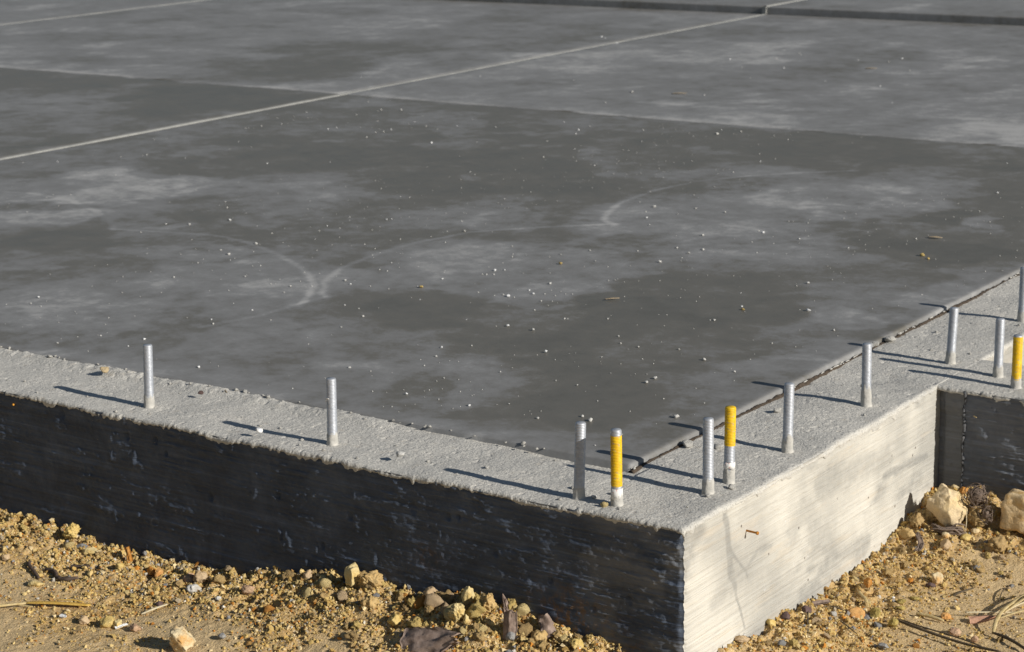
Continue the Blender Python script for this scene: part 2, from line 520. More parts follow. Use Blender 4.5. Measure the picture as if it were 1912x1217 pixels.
def silt(x, y):
    s = sstep(0.12, 0.24, walldist(x, y) + 0.07 * f2(np.asarray(x) * 6, np.asarray(y) * 6, 3, 5))
    return s * sstep(-0.16, 0.22, f2(np.asarray(x) * 4.2 + 4.3, np.asarray(y) * 4.2, 3, 31) + 0.1)

def gz(x, y):
    """finished soil surface"""
    x = np.asarray(x, float); y = np.asarray(y, float)
    s = silt(x, y)
    near = np.exp(-np.maximum(walldist(x, y), 0) / 0.15)
    amp = (1 - s) * (0.35 + 0.65 * near)
    z = zg(x, y) + 0.010 * f2(x * 7, y * 7, 3, 3) * (1 - 0.5 * s)
    lump = np.abs(f2(x * 26, y * 26, 3, 8))
    z = z + (0.12 + amp) * (0.034 * (0.25 - lump) * (0.3 + near) + 0.006 * f2(x * 70, y * 70, 3, 12)) + 0.0016 * f2(x * 120, y * 120, 2, 21)
    return z

OUT = np.array([[-4, .014], [-1.8778, .0128], [-1.6939, .0108], [-1.5113, .0026], [-1.2592, -.0015], [-1.0496, -.0086], [-.8676, -.0126], [-.7216, -.0150], [-.523, -.0095], [-.3535, -.0090], [-.2086, -.003], [-.0894, -.0017], [0, 0.002]])
def bow(x):
    return 0.35 * np.interp(x, OUT[:, 0], OUT[:, 1])

PIL0, PIL1, PILX = 1.165, 1.432, 0.46
SLX, SLY = -0.273, 0.254              # the slab's two outer edges

# ------------------------------------------------------------------ foundation
found = thing('foundation_wall', 'low board-marked concrete foundation wall with a rough pale ledge round the slab', 'foundation wall')

def ledge_z(x, y):
    z = 0.0045 * f2(x * 7, y * 7, 3, 40) + 0.0005 * f2(x * 45, y * 45, 2, 41) + 0.0007 * f2(x * 190 + 3, y * 190, 2, 42, .75)
    pit = f2(x * 95 + 9, y * 95, 2, 43)
    z = z - 0.0020 * sstep(0.5, 0.72, pit)
    b = f2(x * 80 + 2, y * 80 + 7, 2, 47)
    z = z + 0.0012 * sstep(0.55, 0.8, b)
    # crumbly rim where the ledge meets the slab on the left
    rim = sstep(0.05, 0.012, np.abs(y - SLY)) * sstep(-0.75, -1.05, x)
    z = z + rim * (0.0100 + 0.0028 * f2(x * 60, y * 60, 3, 44))
    lo = sstep(0.05, 0.0, np.abs(y - SLY)) * sstep(-0.62, -0.35, x) * (x < SLX + 0.03)
    return z - 0.006 * lo

def ledge_pos(u, v):
    """u = distance in from the right edge, v = distance in from the front edge; negative = down the face"""
    x, y = -np.maximum(u, 0), np.maximum(v, 0)
    R = 0.010
    inpil = sstep(PIL0 - 0.012, PIL0 + 0.004, y) * sstep(PIL1 + 0.012, PIL1 - 0.004, y)
    tf = 0.0024 * f2(x * 55, 0 * x + 3.3, 3, 50) * (0.5 + 1.3 * sstep(-.3, .5, f2(x * 6, 0 * x, 2, 49))) + 0.0016 * f2(x * 190, 0 * x + 1.3, 2, 51)
    ts = (0.0028 * f2(y * 50, 0 * y + 7.3, 3, 52) + 0.0012 * f2(y * 170, 0 * y + 2.3, 2, 53)) * (1 - inpil)
    z = ledge_z(x, y)
    z = z - R * (1 - np.sqrt(np.clip(1 - (np.clip(R - v, 0, R) / R) ** 2, 0, 1))) * 0.8
    z = z - R * (1 - np.sqrt(np.clip(1 - (np.clip(R - u, 0, R) / R) ** 2, 0, 1))) * 0.8 * (1 - inpil)
    wf, ws = sstep(0.025, 0.0, v), sstep(0.02, 0.0, u)
    X = x + ws * (ts + 0.002 * (1 - inpil))
    Y = y + bow(x) * (1 - np.clip(y / SLY, 0, 1)) - wf * (tf + 0.0025)
    kf = 0.22 + 0.45 * np.maximum(f2(x * 24, 0 * x + 9.1, 3, 54), -0.2) + 0.35 * f2(x * 120, 0 * x, 2, 55)
    ks = 0.3 + 0.9 * np.maximum(f2(y * 30, 0 * y + 9.1, 3, 56), -0.2)
    z = z + np.minimum(v, 0) * kf + np.minimum(u, 0) * ks * (1 - inpil) - np.where((u < 0), 0.03 * inpil, 0)
    Y = Y + np.where(v < 0, -v * 0.10, 0)
    X = X + np.where(u < 0, u * 0.10, 0) - np.where(u < 0, 0.002 * inpil, 0)
    return np.stack([X, Y, z], -1)

st = 0.003
sk = np.array([-0.016, -0.012, -0.008, -0.004])
uA = np.concatenate([sk, np.arange(0, 3.001, st)])
vA = np.concatenate([sk, np.arange(0, SLY + 0.006, st)])
uB = np.concatenate([sk, np.arange(0, 0.2641, st)])
vB = np.arange(vA[-1], 3.0, st)
U, V_ = np.meshgrid(uA, vA, indexing='ij')
PA = ledge_pos(U, V_)
U, V_ = np.meshgrid(uB, vB, indexing='ij')
PB = ledge_pos(U, V_)
vs = np.concatenate([PA.reshape(-1, 3), PB.reshape(-1, 3)])
fs = np.concatenate([gridfaces(*PA.shape[:2], flip=True), gridfaces(*PB.shape[:2], off=PA.shape[0] * PA.shape[1], flip=True)])
link('ledge', raw_mesh('ledge', vs, fs), M['ledge'], found)

# pilaster top
xc = np.concatenate([np.arange(0, PILX - 0.002, st), [PILX, PILX]])
yc = np.concatenate([[PIL0] * 4, np.arange(PIL0, PIL1, st), [PIL1, PIL1]])
X, Y = np.meshgrid(xc, yc, indexing='ij')
v = np.concatenate([sk, np.arange(0, len(yc) - 4) * st])[None, :] + 0 * X
kf = 0.25 + 0.6 * np.maximum(f2(X * 42 + 5, 0 * X + 9.1, 3, 57), -0.15)
R = 0.010
Z = ledge_z(X, Y) - R * 0.8 * (1 - np.sqrt(np.clip(1 - (np.clip(R - v, 0, R) / R) ** 2, 0, 1))) + np.minimum(v, 0) * kf
Yd = Y - sstep(0.025, 0, v) * (0.0045 * f2(X * 60, 0 * X + 5.5, 3, 58) + 0.002) + np.where(v < 0, -v * 0.1, 0)
Z[-1, :] = -0.02; Z[:, -1] = -0.02; X[-2:, :] = PILX - .003; X[-2, :] -= .002; Z[-2, :] -= .002
pil = link('pilaster', None, None, found)
link('pilaster_top', raw_mesh('pilaster_top', np.stack([X, Yd, Z], -1), gridfaces(*X.shape)), M['ledge'], pil)

# board-marked faces
def face_relief(s, z, seed, k=1.0):
    g = f2(s * 2.2 + 0.2 * z, z * 210 + s * 7, 4, 60 + seed, 0.6)
    r = 0.0012 * g + 0.0016 * sstep(0.22, 0.55, f2(s * 16 + 3, z * 190 + s * 5, 3, 61 + seed)) * sstep(-.25, .25, f2(s * 3.3, z * 14, 3, 63 + seed))
    r = r + 0.0028 * sstep(0.2, 0.5, f2(s * 20 + z * 14, z * 34 - s * 6, 4, 59 + seed)) * sstep(-.1, .3, f2(s * 5, z * 7, 2, 58 + seed))
    r = r + 0.0026 * sstep(0.25, 0.6, f2(s * 13, z * 26, 4, 62 + seed))              # slurry skins
    drip = sstep(0.45, 0.75, f2(s * 42, z * 20, 3, 64 + seed))
    r = r + 0.0045 * drip * sstep(0.0, 0.35, f2(s * 4, z * 5, 2, 65 + seed))
    chip = sstep(0.48, 0.6, f2(s * 70, z * 60, 2, 66 + seed)) * sstep(0.1, 0.35, f2(s * 6, z * 9, 2, 67 + seed))
    return k * (r + 0.0022 * chip + 0.0011 * f2(s * 130, z * 130, 2, 68 + seed))

xs = np.arange(-3.0, 0.0005, 0.0030); xs[-1] = 0.0
zs = np.concatenate([np.arange(-0.46, -0.36, 0.012), np.arange(-0.36, -0.0045, 0.0017)])
X, Z = np.meshgrid(xs, zs, indexing='ij')
rel = face_relief(X, Z, 0, 0.95)
for hx, hz, hr in [(-0.634, -0.069, .010), (-0.545, -0.075, .005), (-0.52, -0.07, .004), (-1.45, -.05, .006), (-1.36, -.045, .006), (-1.33, -.07, .004), (-0.12, -.165, .006), (-0.30, -.16, .005), (-0.20, -.20, .004), (-1.66, -.03, .008), (-1.0, -.11, .005), (-.80, -.12, .006), (-.88, -.2, .005), (-1.2, -.15, .006), (-.43, -.13, .005)]:
    rel = rel - 0.006 * np.exp(-(((X - hx) / hr) ** 2 + ((Z - hz) / (hr * 1.5)) ** 2) ** 2)
corner = sstep(0.012, 0.0, -X)
CY = 0.0035 + 0.0022 * n2(zs * 70, 0 * zs + 2, 9) + .005 * sstep(.3, .8, n2(zs * 34, 0 * zs + 8, 13)) + .001 * n2(zs * 190, 0 * zs, 10)
CX = -0.0025 + 0.0020 * n2(zs * 80, 0 * zs + 5, 9) - .005 * sstep(.3, .8, n2(zs * 34, 0 * zs + 8, 13)) + .001 * n2(zs * 200, 0 * zs, 12)
Yf = (bow(X) - rel) * (1 - corner) + CY[None, :] * corner
X = X + CX[None, :] * corner
rust = np.exp(-(((X + 0.25) / 0.085) ** 2 + ((Z + 0.235) / 0.06) ** 2)) + 0.8 * np.exp(-(((X + .10) / .03) ** 2 + ((Z + .28) / .03) ** 2)) + .4 * np.exp(-(((X + .60) / .03) ** 2 + ((Z + .17) / .03) ** 2))
edge = sstep(-0.05, -0.004, Z)
shade_tone = 1 - 0.10 * edge * sstep(0.2, 0.5, f2(X * 30, Z * 40, 3, 71)) - 0.16 * sstep(-.55, -.1, X) * sstep(-.1, .5, f2(X * 11, Z * 16, 4, 72))  # shade painted into the front face, weaker near rim and corner
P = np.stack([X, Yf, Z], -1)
link('front_face', raw_mesh('front_face', P, gridfaces(*X.shape), attrs=dict(stain=0 * X.ravel(), shade_tone=shade_tone.ravel(), rust=rust.ravel())), M['wall'], found)

ys = np.concatenate([np.arange(0.0, PIL0 + 0.02, 0.0035), np.arange(PIL1 - 0.02, 3.0, 0.006)])
Y, Z = np.meshgrid(ys, zs, indexing='ij')
T = Z + 0.09 * Y                                        # the plywood grain runs slightly downhill
rel = face_relief(Y, T, 20, 0.19)
mk = 0 * Y
main = [(.150, 0.0), (.153, -.009), (.166, -.046), (.176, -.098), (.181, -.144), (.194, -.165), (.206, -.203), (.224, -.237), (.240, -.279)]
dm = polydist(Y, Z, main)
wd = np.interp(Z, [-.28, -.2, -.165, -.16, -.03, 0], [.0025, .004, .009, .0115, .0095, .005])
mk = np.maximum(mk, 0.65 * sstep(1.35, 0.75, dm / wd + 0.35 * f2(Y * 90, Z * 90, 3, 75)))
for pts, w_, a in [([(.183, -.10), (.215, -.133), (.244, -.16), (.25, -.175)], .004, .7), ([(.194, -.165), (.23, -.155), (.249, -.153), (.278, -.141), (.293, -.13), (.35, -.141)], .006, .4),
                   ([(.884, -.143), (.94, -.147), (.998, -.150), (1.118, -.157)], .011, .7), ([(.12, -.185), (.2, -.17), (.26, -.175)], .02, .3),
                   ([(.55, -.20), (.60, -.205), (.648, -.258)], .035, .35), ([(.57, -.07), (.70, -.085), (.9, -.105)], .03, .4), ([(.44, -.147), (.5, -.10), (.56, -.19)], .03, .35)]:
    mk = np.maximum(mk, a * sstep(1.5, 0.3, polydist(Y, Z, pts) / w_ + 0.6 * f2(Y * 40, Z * 60, 3, 76)))
mk = np.maximum(mk, 0.6 * sstep(0.08, 0.5, f2(Y * 5.5 + 2, Z * 11, 5, 77, .6)))
mk = np.maximum(mk, 0.55 * sstep(1.40, 1.5, Y))
mk = np.maximum(mk, 0.45 * sstep(-0.27, -0.33, Z + 0.03 * f2(Y * 9, Z * 9, 3, 78)))
cs = sstep(0.012, 0.0, Y)
Xf = rel * (1 - cs) + CX[None, :] * cs
P = np.stack([Xf, Y + CY[None, :] * cs, Z], -1)
link('side_face', raw_mesh('side_face', P, gridfaces(*Y.shape), attrs=dict(stain=mk.ravel(), shade_tone=0 * mk.ravel(), rust=0 * mk.ravel())), M['wall'], found)

# pilaster faces: recessed strip, mortar fin, main face, outer side
def plain_face(name, Pg, parent, shade_tone=1.0, stain=0.0):
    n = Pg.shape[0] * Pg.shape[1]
    return link(name, raw_mesh(name, Pg, gridfaces(*Pg.shape[:2]), attrs=dict(stain=np.full(n, stain), shade_tone=np.full(n, shade_tone), rust=np.zeros(n))), M['wall'], parent)
xs = np.arange(0.0, 0.0681, 0.003); xs = np.concatenate([xs, [0.071]])
X, Z = np.meshgrid(xs, zs, indexing='ij')
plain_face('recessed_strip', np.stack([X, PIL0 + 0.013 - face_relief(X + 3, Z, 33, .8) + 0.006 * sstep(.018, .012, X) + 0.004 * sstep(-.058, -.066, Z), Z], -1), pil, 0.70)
xs = np.concatenate([[0.066], np.arange(0.070, PILX, 0.004), [PILX]])
X, Z = np.meshgrid(xs, zs, indexing='ij')
Yp = PIL0 - face_relief(X + 5, Z, 36, 1.0)
Yp[0, :] = PIL0 + 0.02
plain_face('main_face', np.stack([X, Yp, Z], -1), pil, 0.86)  # shade painted into the pilaster front too
yb = np.array([0.0, .2, PILX]); X2, Z2 = np.meshgrid(yb[::-1], zs, indexing='ij')
plain_face('rear_face', np.stack([X2, 0 * X2 + PIL1 + .001, Z2], -1), pil, 0.0)
yy = np.array([PIL0, PIL0 + .1, PIL1 + .001]); Y, Z = np.meshgrid(yy, zs, indexing='ij')
plain_face('outer_face', np.stack([0 * Y + PILX, Y, Z], -1), pil, 0.0)
parts = []
zz = np.arange(-0.34, 0.0, 0.006)
parts.append(tube_geo([(0.069 + 0.0025 * n2(z * 90, 1.1, 80), PIL0 - 0.001, z) for z in zz], [0.0030 + 0.0016 * float(n2(z * 60, 4.2, 81)) for z in zz], 6))
v, f, t = join_geo(parts)
fo = link('mortar_fin', raw_mesh('mortar_fin', v, f, t), M['fin'], pil)

# coarse continuation beyond the picture
def box_geo(x0, x1, y0, y1, z0, z1):
    v = np.array([(x, y, z) for x in (x0, x1) for y in (y0, y1) for z in (z0, z1)], float)
    return v, [(0, 1, 3, 2), (4, 6, 7, 5), (0, 4, 5, 1), (2, 3, 7, 6), (0, 2, 6, 4), (1, 5, 7, 3)], []
v, f, t = join_geo([box_geo(-14, -3.0, 0.014, SLY, -.46, -.001), box_geo(SLX + .011, 0, 3.0, 14, -.46, -.001), box_geo(-14, -13.75, SLY, 14, -.46, -.001), box_geo(-13.75, SLX + .011, 13.75, 14, -.46, -.001)])
link('plain_run', raw_mesh('plain_run', v, f, t, smooth=False), M['ledge'], found)

# ------------------------------------------------------------------ slab
floor = thing('concrete_slab', 'dark trowelled concrete floor slab inside the foundation ledge', 'slab')
floor['kind'] = 'structure'
ARCS = [[(-3.87, 1.8), (-3.74, 1.83), (-3.51, 1.8), (-3.28, 1.7), (-3.09, 1.58), (-2.99, 1.49)],
        [(-3.01, 1.5), (-2.83, 1.55), (-2.64, 1.59), (-2.48, 1.56), (-2.27, 1.47), (-2.07, 1.35), (-1.91, 1.21), (-1.83, 1.09), (-1.77, 0.98)],
        [(-1.63, 2.38), (-1.82, 2.21), (-1.96, 2.04), (-2.01, 1.83), (-2.01, 1.62), (-1.98, 1.42), (-1.91, 1.26), (-1.81, 1.13), (-1.77, 1.1)],
        [(-1.78, 1.11), (-1.79, 1.0), (-1.79, 0.84), (-1.84, 0.67)],
        [(-1.39, 3.66), (-1.54, 3.53), (-1.68, 3.38), (-1.79, 3.19), (-1.83, 2.96), (-1.81, 2.7), (-1.75, 2.52), (-1.7, 2.42), (-1.62, 2.36)],
        [(-1.41, 3.66), (-1.45, 3.79), (-1.44, 3.95), (-1.38, 4.11), (-1.3, 4.22)],
        [(-1.07, 2.99), (-1.07, 3.15), (-1.05, 3.36), (-0.96, 3.62), (-0.85, 3.91)],
        [(-5.52, 3.28), (-5.32, 3.29), (-4.92, 3.21), (-4.62, 3.02)], [(-4.26, 3.12), (-4.09, 2.89), (-3.85, 2.72), (-3.51, 2.59)]]
ARC_A = [.5, .85, .85, .6, .8, .45, .25, .2, .2]
BLOBS = [(-3.63, 2.09, .34, .30), (-3.4, 1.57, .17, .38), (-2.21, 1.12, .30, .22), (-2.41, .69, .25, .16), (-1.41, 2.69, .42, .24), (-1.40, 3.2, .38, .2), (-1.48, 1.7, .36, .24), (-1.78, 1.71, .30, .2), (-1.34, .77, .27, .14),
         (-1.25, 1.48, .13, .26), (-.43, 1.64, .12, .34), (-.42, 1.96, .1, .25), (-.44, 1.19, .1, .28), (-2.88, 1.65, .08, .3), (-.59, 3.04, .1, .34), (-1.15, 3.16, .34, .2), (-2.2, 2.14, .18, .22), (-4.33, 3.26, .3, .1),
         (-2.09, 4.9, .8, .16), (-3.75, 6.34, .9, .2), (-1.78, .51, .2, .14), (-1.0, 2.35, .3, .2), (-.95, 5.6, .9, .2),
         (-2.95, 1.93, .30, -.26), (-3.03, 1.27, .2, -.26), (-.88, 1.59, .33, -.3), (-.81, 3.03, .16, -.34), (-.62, 2.4, .2, -.3), (-3.55, 2.88, .54, -.16), (-3.03, 3.61, .55, -.2), (-1.9, 4.0, .6, -.22), (-.74, 1.07, .3, -.24), (-.65, .55, .26, -.22),
         (-5.4, 5.01, .6, -.25), (-4.92, 3.89, .5, -.22), (-1.01, 3.98, .15, -.22), (-1.51, 1.22, .22, -.2), (-5.6, 6.0, .5, -.15), (-2.5, 2.9, .5, -.2)]

def slab_tone(x, y):
    wx = x + 0.22 * f2(x * 2.3, y * 2.3, 4, 90) + 0.05 * f2(x * 14, y * 14, 3, 93)
    wy = y + 0.22 * f2(x * 2.3 + 7, y * 2.3 + 3, 4, 91) + 0.05 * f2(x * 14 + 3, y * 14, 3, 94)
    t = 0.39 + 0.23 * f2(wx * 1.7, wy * 1.7, 4, 92) + 0.16 * f2(x * 7, y * 7, 4, 95) + 0.16 * sstep(.1, .35, f2(wx * 3.1, wy * 3.1, 3, 89)) + 0.16 * f2(x * 30, y * 30, 3, 88) * sstep(0, .5, f2(x * 2, y * 2 + 5, 3, 87))
    for bx, by, r, a in BLOBS:
        d = np.hypot(wx - bx, wy - by) / r
        t = t + 0.8 * a * sstep(1.15, 0.75, d)
    if x.min() > -6 and y.min() < 4:
        for pts, a in zip(ARCS, ARC_A):
            d = polydist(x, y, pts)
            br = 0.7 + 0.35 * f2(x * 9, y * 9, 3, 96)
            t = t + 0.40 * a * br * sstep(0.017, 0.005, d + 0.004 * f2(x * 40, y * 40, 2, 97))
    # pale bloom beyond the cross joint, darker before it
    j = y - 4.434 + 0.02 * f2(x * 5, 0 * x, 3, 98)
    t = t + np.where(j > 0, 0.14 * np.exp(-np.maximum(j, 0) / .5) + (0.42 + .22 * (x < -4.4)) * np.exp(-np.maximum(j, 0) / .06) * (0.7 + 0.5 * f2(x * 3, y * 3, 2, 99)), -0.13 * np.exp(np.minimum(j, 0) / .5))
    # pale lime dust along the front edge, painted bevel sunlight along the side edge
    t = t + 0.22 * np.exp(-np.abs(y - SLY) / .05) * (0.6 + f2(x * 5, y * 5, 3, 100)) + 0.12 * np.exp(-np.abs(x - SLX) / .02)
    t = t + 0.10 * sstep(4.43, 4.6, y) + 0.05 * sstep(4.4, 6.5, y)
    return np.clip(t, 0.02, 1)

def panel(x0, x1, y0, y1, z, step, bev=0.006, bz=0.004, parent=None, rnd=False):
    def axis(a, b):
        n = max(2, int(round((b - a - 2 * bev) / step)))
        core = np.linspace(a + bev, b - bev, n + 1)
        if rnd:
            k = np.array([0, .15, .5])
            return np.concatenate([[a], a + bev * k, core, (b - bev * k)[::-1], [b]]), np.concatenate([[-.12], -bz * np.array([1, .48, .13]), 0 * core, -bz * np.array([.13, .48, 1]), [-.12]])
        return np.concatenate([[a, a], core, [b, b]]), np.concatenate([[-.12, -bz], 0 * core, [-bz, -.12]])
    xa, zx = axis(x0, x1); ya, zy = axis(y0, y1)
    X, Y = np.meshgrid(xa, ya, indexing='ij')
    Zo = np.minimum(zx[:, None], zy[None, :])
    und = 0.0012 * f2(X * 1.3, Y * 1.3, 2, 101)
    me = raw_mesh('slab_panel', np.stack([X, Y, z + Zo + und * (Zo > -.001)], -1), gridfaces(*X.shape), attrs=dict(tone=slab_tone(X, Y).ravel()))
    return link('slab_panel', me, M['slab'], parent)

JX = [-4.427, -8.6, -12.8]
YJ, YS = 4.434, 8.684
xb = [SLX] + JX + [-13.75]
W2 = 0.0155
for i in range(4):
    x1 = xb[i] - (W2 if i else 0); x0 = xb[i + 1] + (W2 if i < 3 else 0)
    near = i == 0
    panel(x0, x1, SLY, YJ - 0.002, Z_SLAB, 0.009 if near else 0.03, 0.008 if near else .006, .0025 if near else .004, floor)
    panel(x0, x1, YJ + 0.002, YS - 0.002, Z_SLAB + 0.0015, 0.03 if near else 0.05, parent=floor)
fl2 = thing('raised_slab', 'higher step of dark concrete slab behind the main floor', 'slab')
fl2['kind'] = 'structure'
for i in range(4):
    x1 = xb[i] - (W2 if i else 0); x0 = xb[i + 1] + (W2 if i < 3 else 0)
    panel(x0, x1, YS, 13.75, Z_SLAB + STEP, 0.06, 0.010, 0.008, fl2, True)

def strip(xc_, y0, y1, z, parent):
    ya = np.linspace(y0, y1, int((y1 - y0) / .05) + 2)
    prof = [(-W2 + .001, -.05), (-W2 + .001, .001), (-W2 + .006, .0035), (0, .0045), (W2 - .006, .0035), (W2 - .001, .001), (W2 - .001, -.05)]
    X = np.array([[xc_ + a for a, b in prof]] * len(ya)) + 0.002 * n2(ya * 3, 0 * ya + xc_, 5)[:, None]
    Z = np.array([[z + b for a, b in prof]] * len(ya)) + 0.001 * n2(ya * 9, 0 * ya + 2, 6)[:, None]
    Y = np.repeat(ya[:, None], len(prof), 1)
    return link('joint_strip', raw_mesh('joint_strip', np.stack([X, Y, Z], -1), gridfaces(*X.shape, flip=True)), M['strip'], parent)
for xj in JX:
    strip(xj, SLY, YS - 0.011, Z_SLAB, floor)
    o = strip(xj, YS + 0.004, 13.75, Z_SLAB + STEP, fl2)
    v, f, t = box_geo(xj - W2 + .002, xj + W2 - .002, YS - .010, YS + .008, -.02, Z_SLAB + STEP - .002)
    link('joint_strip', raw_mesh('joint_strip', v, f, t, smooth=False), M['strip'], fl2)

# bitumen expansion strip between slab and ledge, with broken laitance on it
ya = np.arange(SLY - 0.006, 3.2, 0.004)
pr = np.array([(-.0005, -.04), (-.0005, -.001), (.003, .002), (.006, .002), (.009, .000), (.011, -.003), (.013, -.03)])
X = SLX + pr[:, 0][None] + 0.003 * f2(ya * 40, 0 * ya, 3, 110)[:, None] * (pr[:, 0] > .003)[None]
Z = 0.001 + pr[:, 1][None] + 0.004 * f2(ya[:, None] * 60, pr[:, 0][None] * 300, 3, 111) * (pr[:, 0] > .001)[None]
Y = np.repeat(ya[:, None], len(pr), 1)
link('expansion_strip', raw_mesh('expansion_strip', np.stack([X, Y, Z], -1), gridfaces(*X.shape, flip=True)), M['felt'], floor)
parts = []
for k in range(130):
    y = rng.uniform(SLY, 3.1)
    if n2(y * 5, 3.3, 7) < -0.15: continue
    v, f = rock_verts(500 + k, 1, 3, .1, (rng.uniform(.0015, .0035), rng.uniform(.004, .014), rng.uniform(.001, .0025)))
    parts.append((v + [SLX + rng.uniform(.001, .008), y, .004], [], [tuple(q) for q in f]))
v, f, t = join_geo(parts)
tag(link('laitance_crust', raw_mesh('laitance_crust', v, None, t), M['collar'], floor), kind='stuff')

# ------------------------------------------------------------------ ground
fx = np.arange(-2.45, 0.78, 0.0042); fy = np.arange(-0.95, 1.20, 0.0042)
far = np.array([.3, .8, 1.6, 3, 6, 12, 25, 60, 150, 400])
xa = np.concatenate([(-2.45 - far)[::-1], fx, fx[-1] + far]); ya = np.concatenate([(-0.95 - far)[::-1], fy, fy[-1] + far])
X, Y = np.meshgrid(xa, ya, indexing='ij')
Z = np.where((X > -2.6) & (X < .9) & (Y > -1.1) & (Y < 1.4), 0, 0.0)
infine = (X >= -2.5) & (X <= .8) & (Y >= -1.0) & (Y <= 1.3)
Z = np.where(infine, gz(X, Y), zg(X, Y) + 0.02 * f2(X * .7, Y * .7, 3, 3))
F = gridfaces(*X.shape)
cx = X.ravel()[F].mean(1); cy = Y.ravel()[F].mean(1)
keep = ~((cx < -0.03) & (cy > 0.04) & (cx > -13.9) & (cy < 13.9))
F = F[keep]
used = np.zeros(X.size, bool); used[F.ravel()] = True
remap = np.cumsum(used) - 1
Vg = np.stack([X, Y, Z], -1).reshape(-1, 3)[used]
gnd = link('ground', raw_mesh('ground', Vg, remap[F], attrs=dict(silt=silt(X, Y).ravel()[used])), M['ground'])
tag(gnd, 'sandy ochre soil in front of the foundation', 'ground', kind='structure')

# loose gravel: tiny stones nobody could count, one object
ib, fb = ico(1)
b12 = np.array([[0, 0, 0]])
v0 = np.array([(0, 1, 1.618), (0, -1, 1.618), (0, 1, -1.618), (0, -1, -1.618), (1, 1.618, 0), (-1, 1.618, 0), (1, -1.618, 0), (-1, -1.618, 0), (1.618, 0, 1), (-1.618, 0, 1), (1.618, 0, -1), (-1.618, 0, -1)]) / 1.902
f0 = np.array([(0, 1, 8), (0, 8, 4), (0, 4, 5), (0, 5, 9), (0, 9, 1), (1, 9, 7), (1, 7, 6), (1, 6, 8), (8, 6, 10), (8, 10, 4), (4, 10, 2), (4, 2, 5), (5, 2, 11), (5, 11, 9), (9, 11, 7), (7, 11, 3), (7, 3, 6), (6, 3, 10), (10, 3, 2), (2, 3, 11)])
NG = 90000
gx = np.where(rng.random(NG) < 0.62, rng.uniform(-2.2, 0, NG), rng.uniform(0, .62, NG))
gy = np.where(gx < 0, -np.abs(rng.exponential(.20, NG)) + .004, rng.uniform(-.05, 1.16, NG))
sz = np.exp(rng.normal(math.log(.0019), .50, NG)); sz = np.clip(sz, .0009, .0062)
s_ = silt(gx, gy)
patch = f2(gx * 9, gy * 9, 3, 121)
pr_ = (1 - 0.85 * s_) * (0.55 + 0.9 * patch) + np.exp(-walldist(gx, gy) / .09) * .5
keep = (rng.random(NG) < pr_) & (gy > -.95) & (rng.random(NG) < np.where(sz > .004, 0.4 + np.exp(-walldist(gx, gy) / .1), 1))
gx, gy, sz = gx[keep], gy[keep], sz[keep]
NG = len(gx)
pal = np.array([(.54, .38, .14), (.60, .45, .20), (.45, .295, .095), (.68, .54, .31), (.34, .20, .07), (.52, .22, .04), (.29, .28, .27), (.64, .60, .52), (.38, .31, .21)])
pc = rng.choice(len(pal), NG, p=[.28, .24, .18, .09, .08, .045, .03, .015, .04])
colg = pal[pc] * rng.uniform(.8, 1.15, (NG, 1))
jit = 1 + .36 * rng.normal(size=(NG, 12, 1)).clip(-1.3, 1.3)
ax = rng.normal(size=(NG, 3, 3)); qr = np.linalg.qr(ax)[0]
sc = sz[:, None, None] * rng.uniform(.65, 1.25, (NG, 1, 3))
vv = np.einsum('nij,njk->nik', v0[None] * jit * sc, qr)
vv += np.stack([gx, gy, gz(gx, gy) + sz * .35], -1)[:, None, :]
ff = (f0[None] + (np.arange(NG) * 12)[:, None, None]).reshape(-1, 3)
grv = link('loose_gravel', raw_mesh('loose_gravel', vv.reshape(-1, 3), None, ff, smooth=False, attrs=dict(col=np.repeat(colg, 12, 0))), M['gravel'])
tag(grv, 'fine ochre, grey and rusty gravel strewn over the soil', 'gravel', kind='stuff')

# ------------------------------------------------------------------ anchor bolts
def bolt_shaft(h, r=0.0108, pitch=0.0031, z0=-0.01, cap=True, r_in=0.0097, seg=26, zt=None):
    per = 5
    n = int((h - z0) / pitch * per)
    z = np.linspace(z0, h, n + 1)
    th = np.linspace(0, 2 * np.pi, seg, endpoint=False)
    Z, TH = np.meshgrid(z, th, indexing='ij')
    ph = (Z / pitch - TH / (2 * np.pi)) % 1.0
    tri = np.abs(ph * 2 - 1)
    Rr = r_in + (r - r_in) * np.clip(tri * 1.5 - .1, 0, 1)
    Rr = np.minimum(Rr, r - np.clip((Z - (h - .0025)) / .0025, 0, 1) * .0016 if cap else 9)
    V = np.stack([Rr * np.cos(TH), Rr * np.sin(TH), Z], -1).reshape(-1, 3)
    F = []
    for i in range(n):
        for k in range(seg):
            F.append((i * seg + k, i * seg + (k + 1) % seg, (i + 1) * seg + (k + 1) % seg, (i + 1) * seg + k))
    T = []
    if cap:
        V = np.r_[V, [[0, 0, h + .0002]]]
        T = [(len(V) - 1, n * seg + k, n * seg + (k + 1) % seg) for k in range(seg)]
    return V, F, T

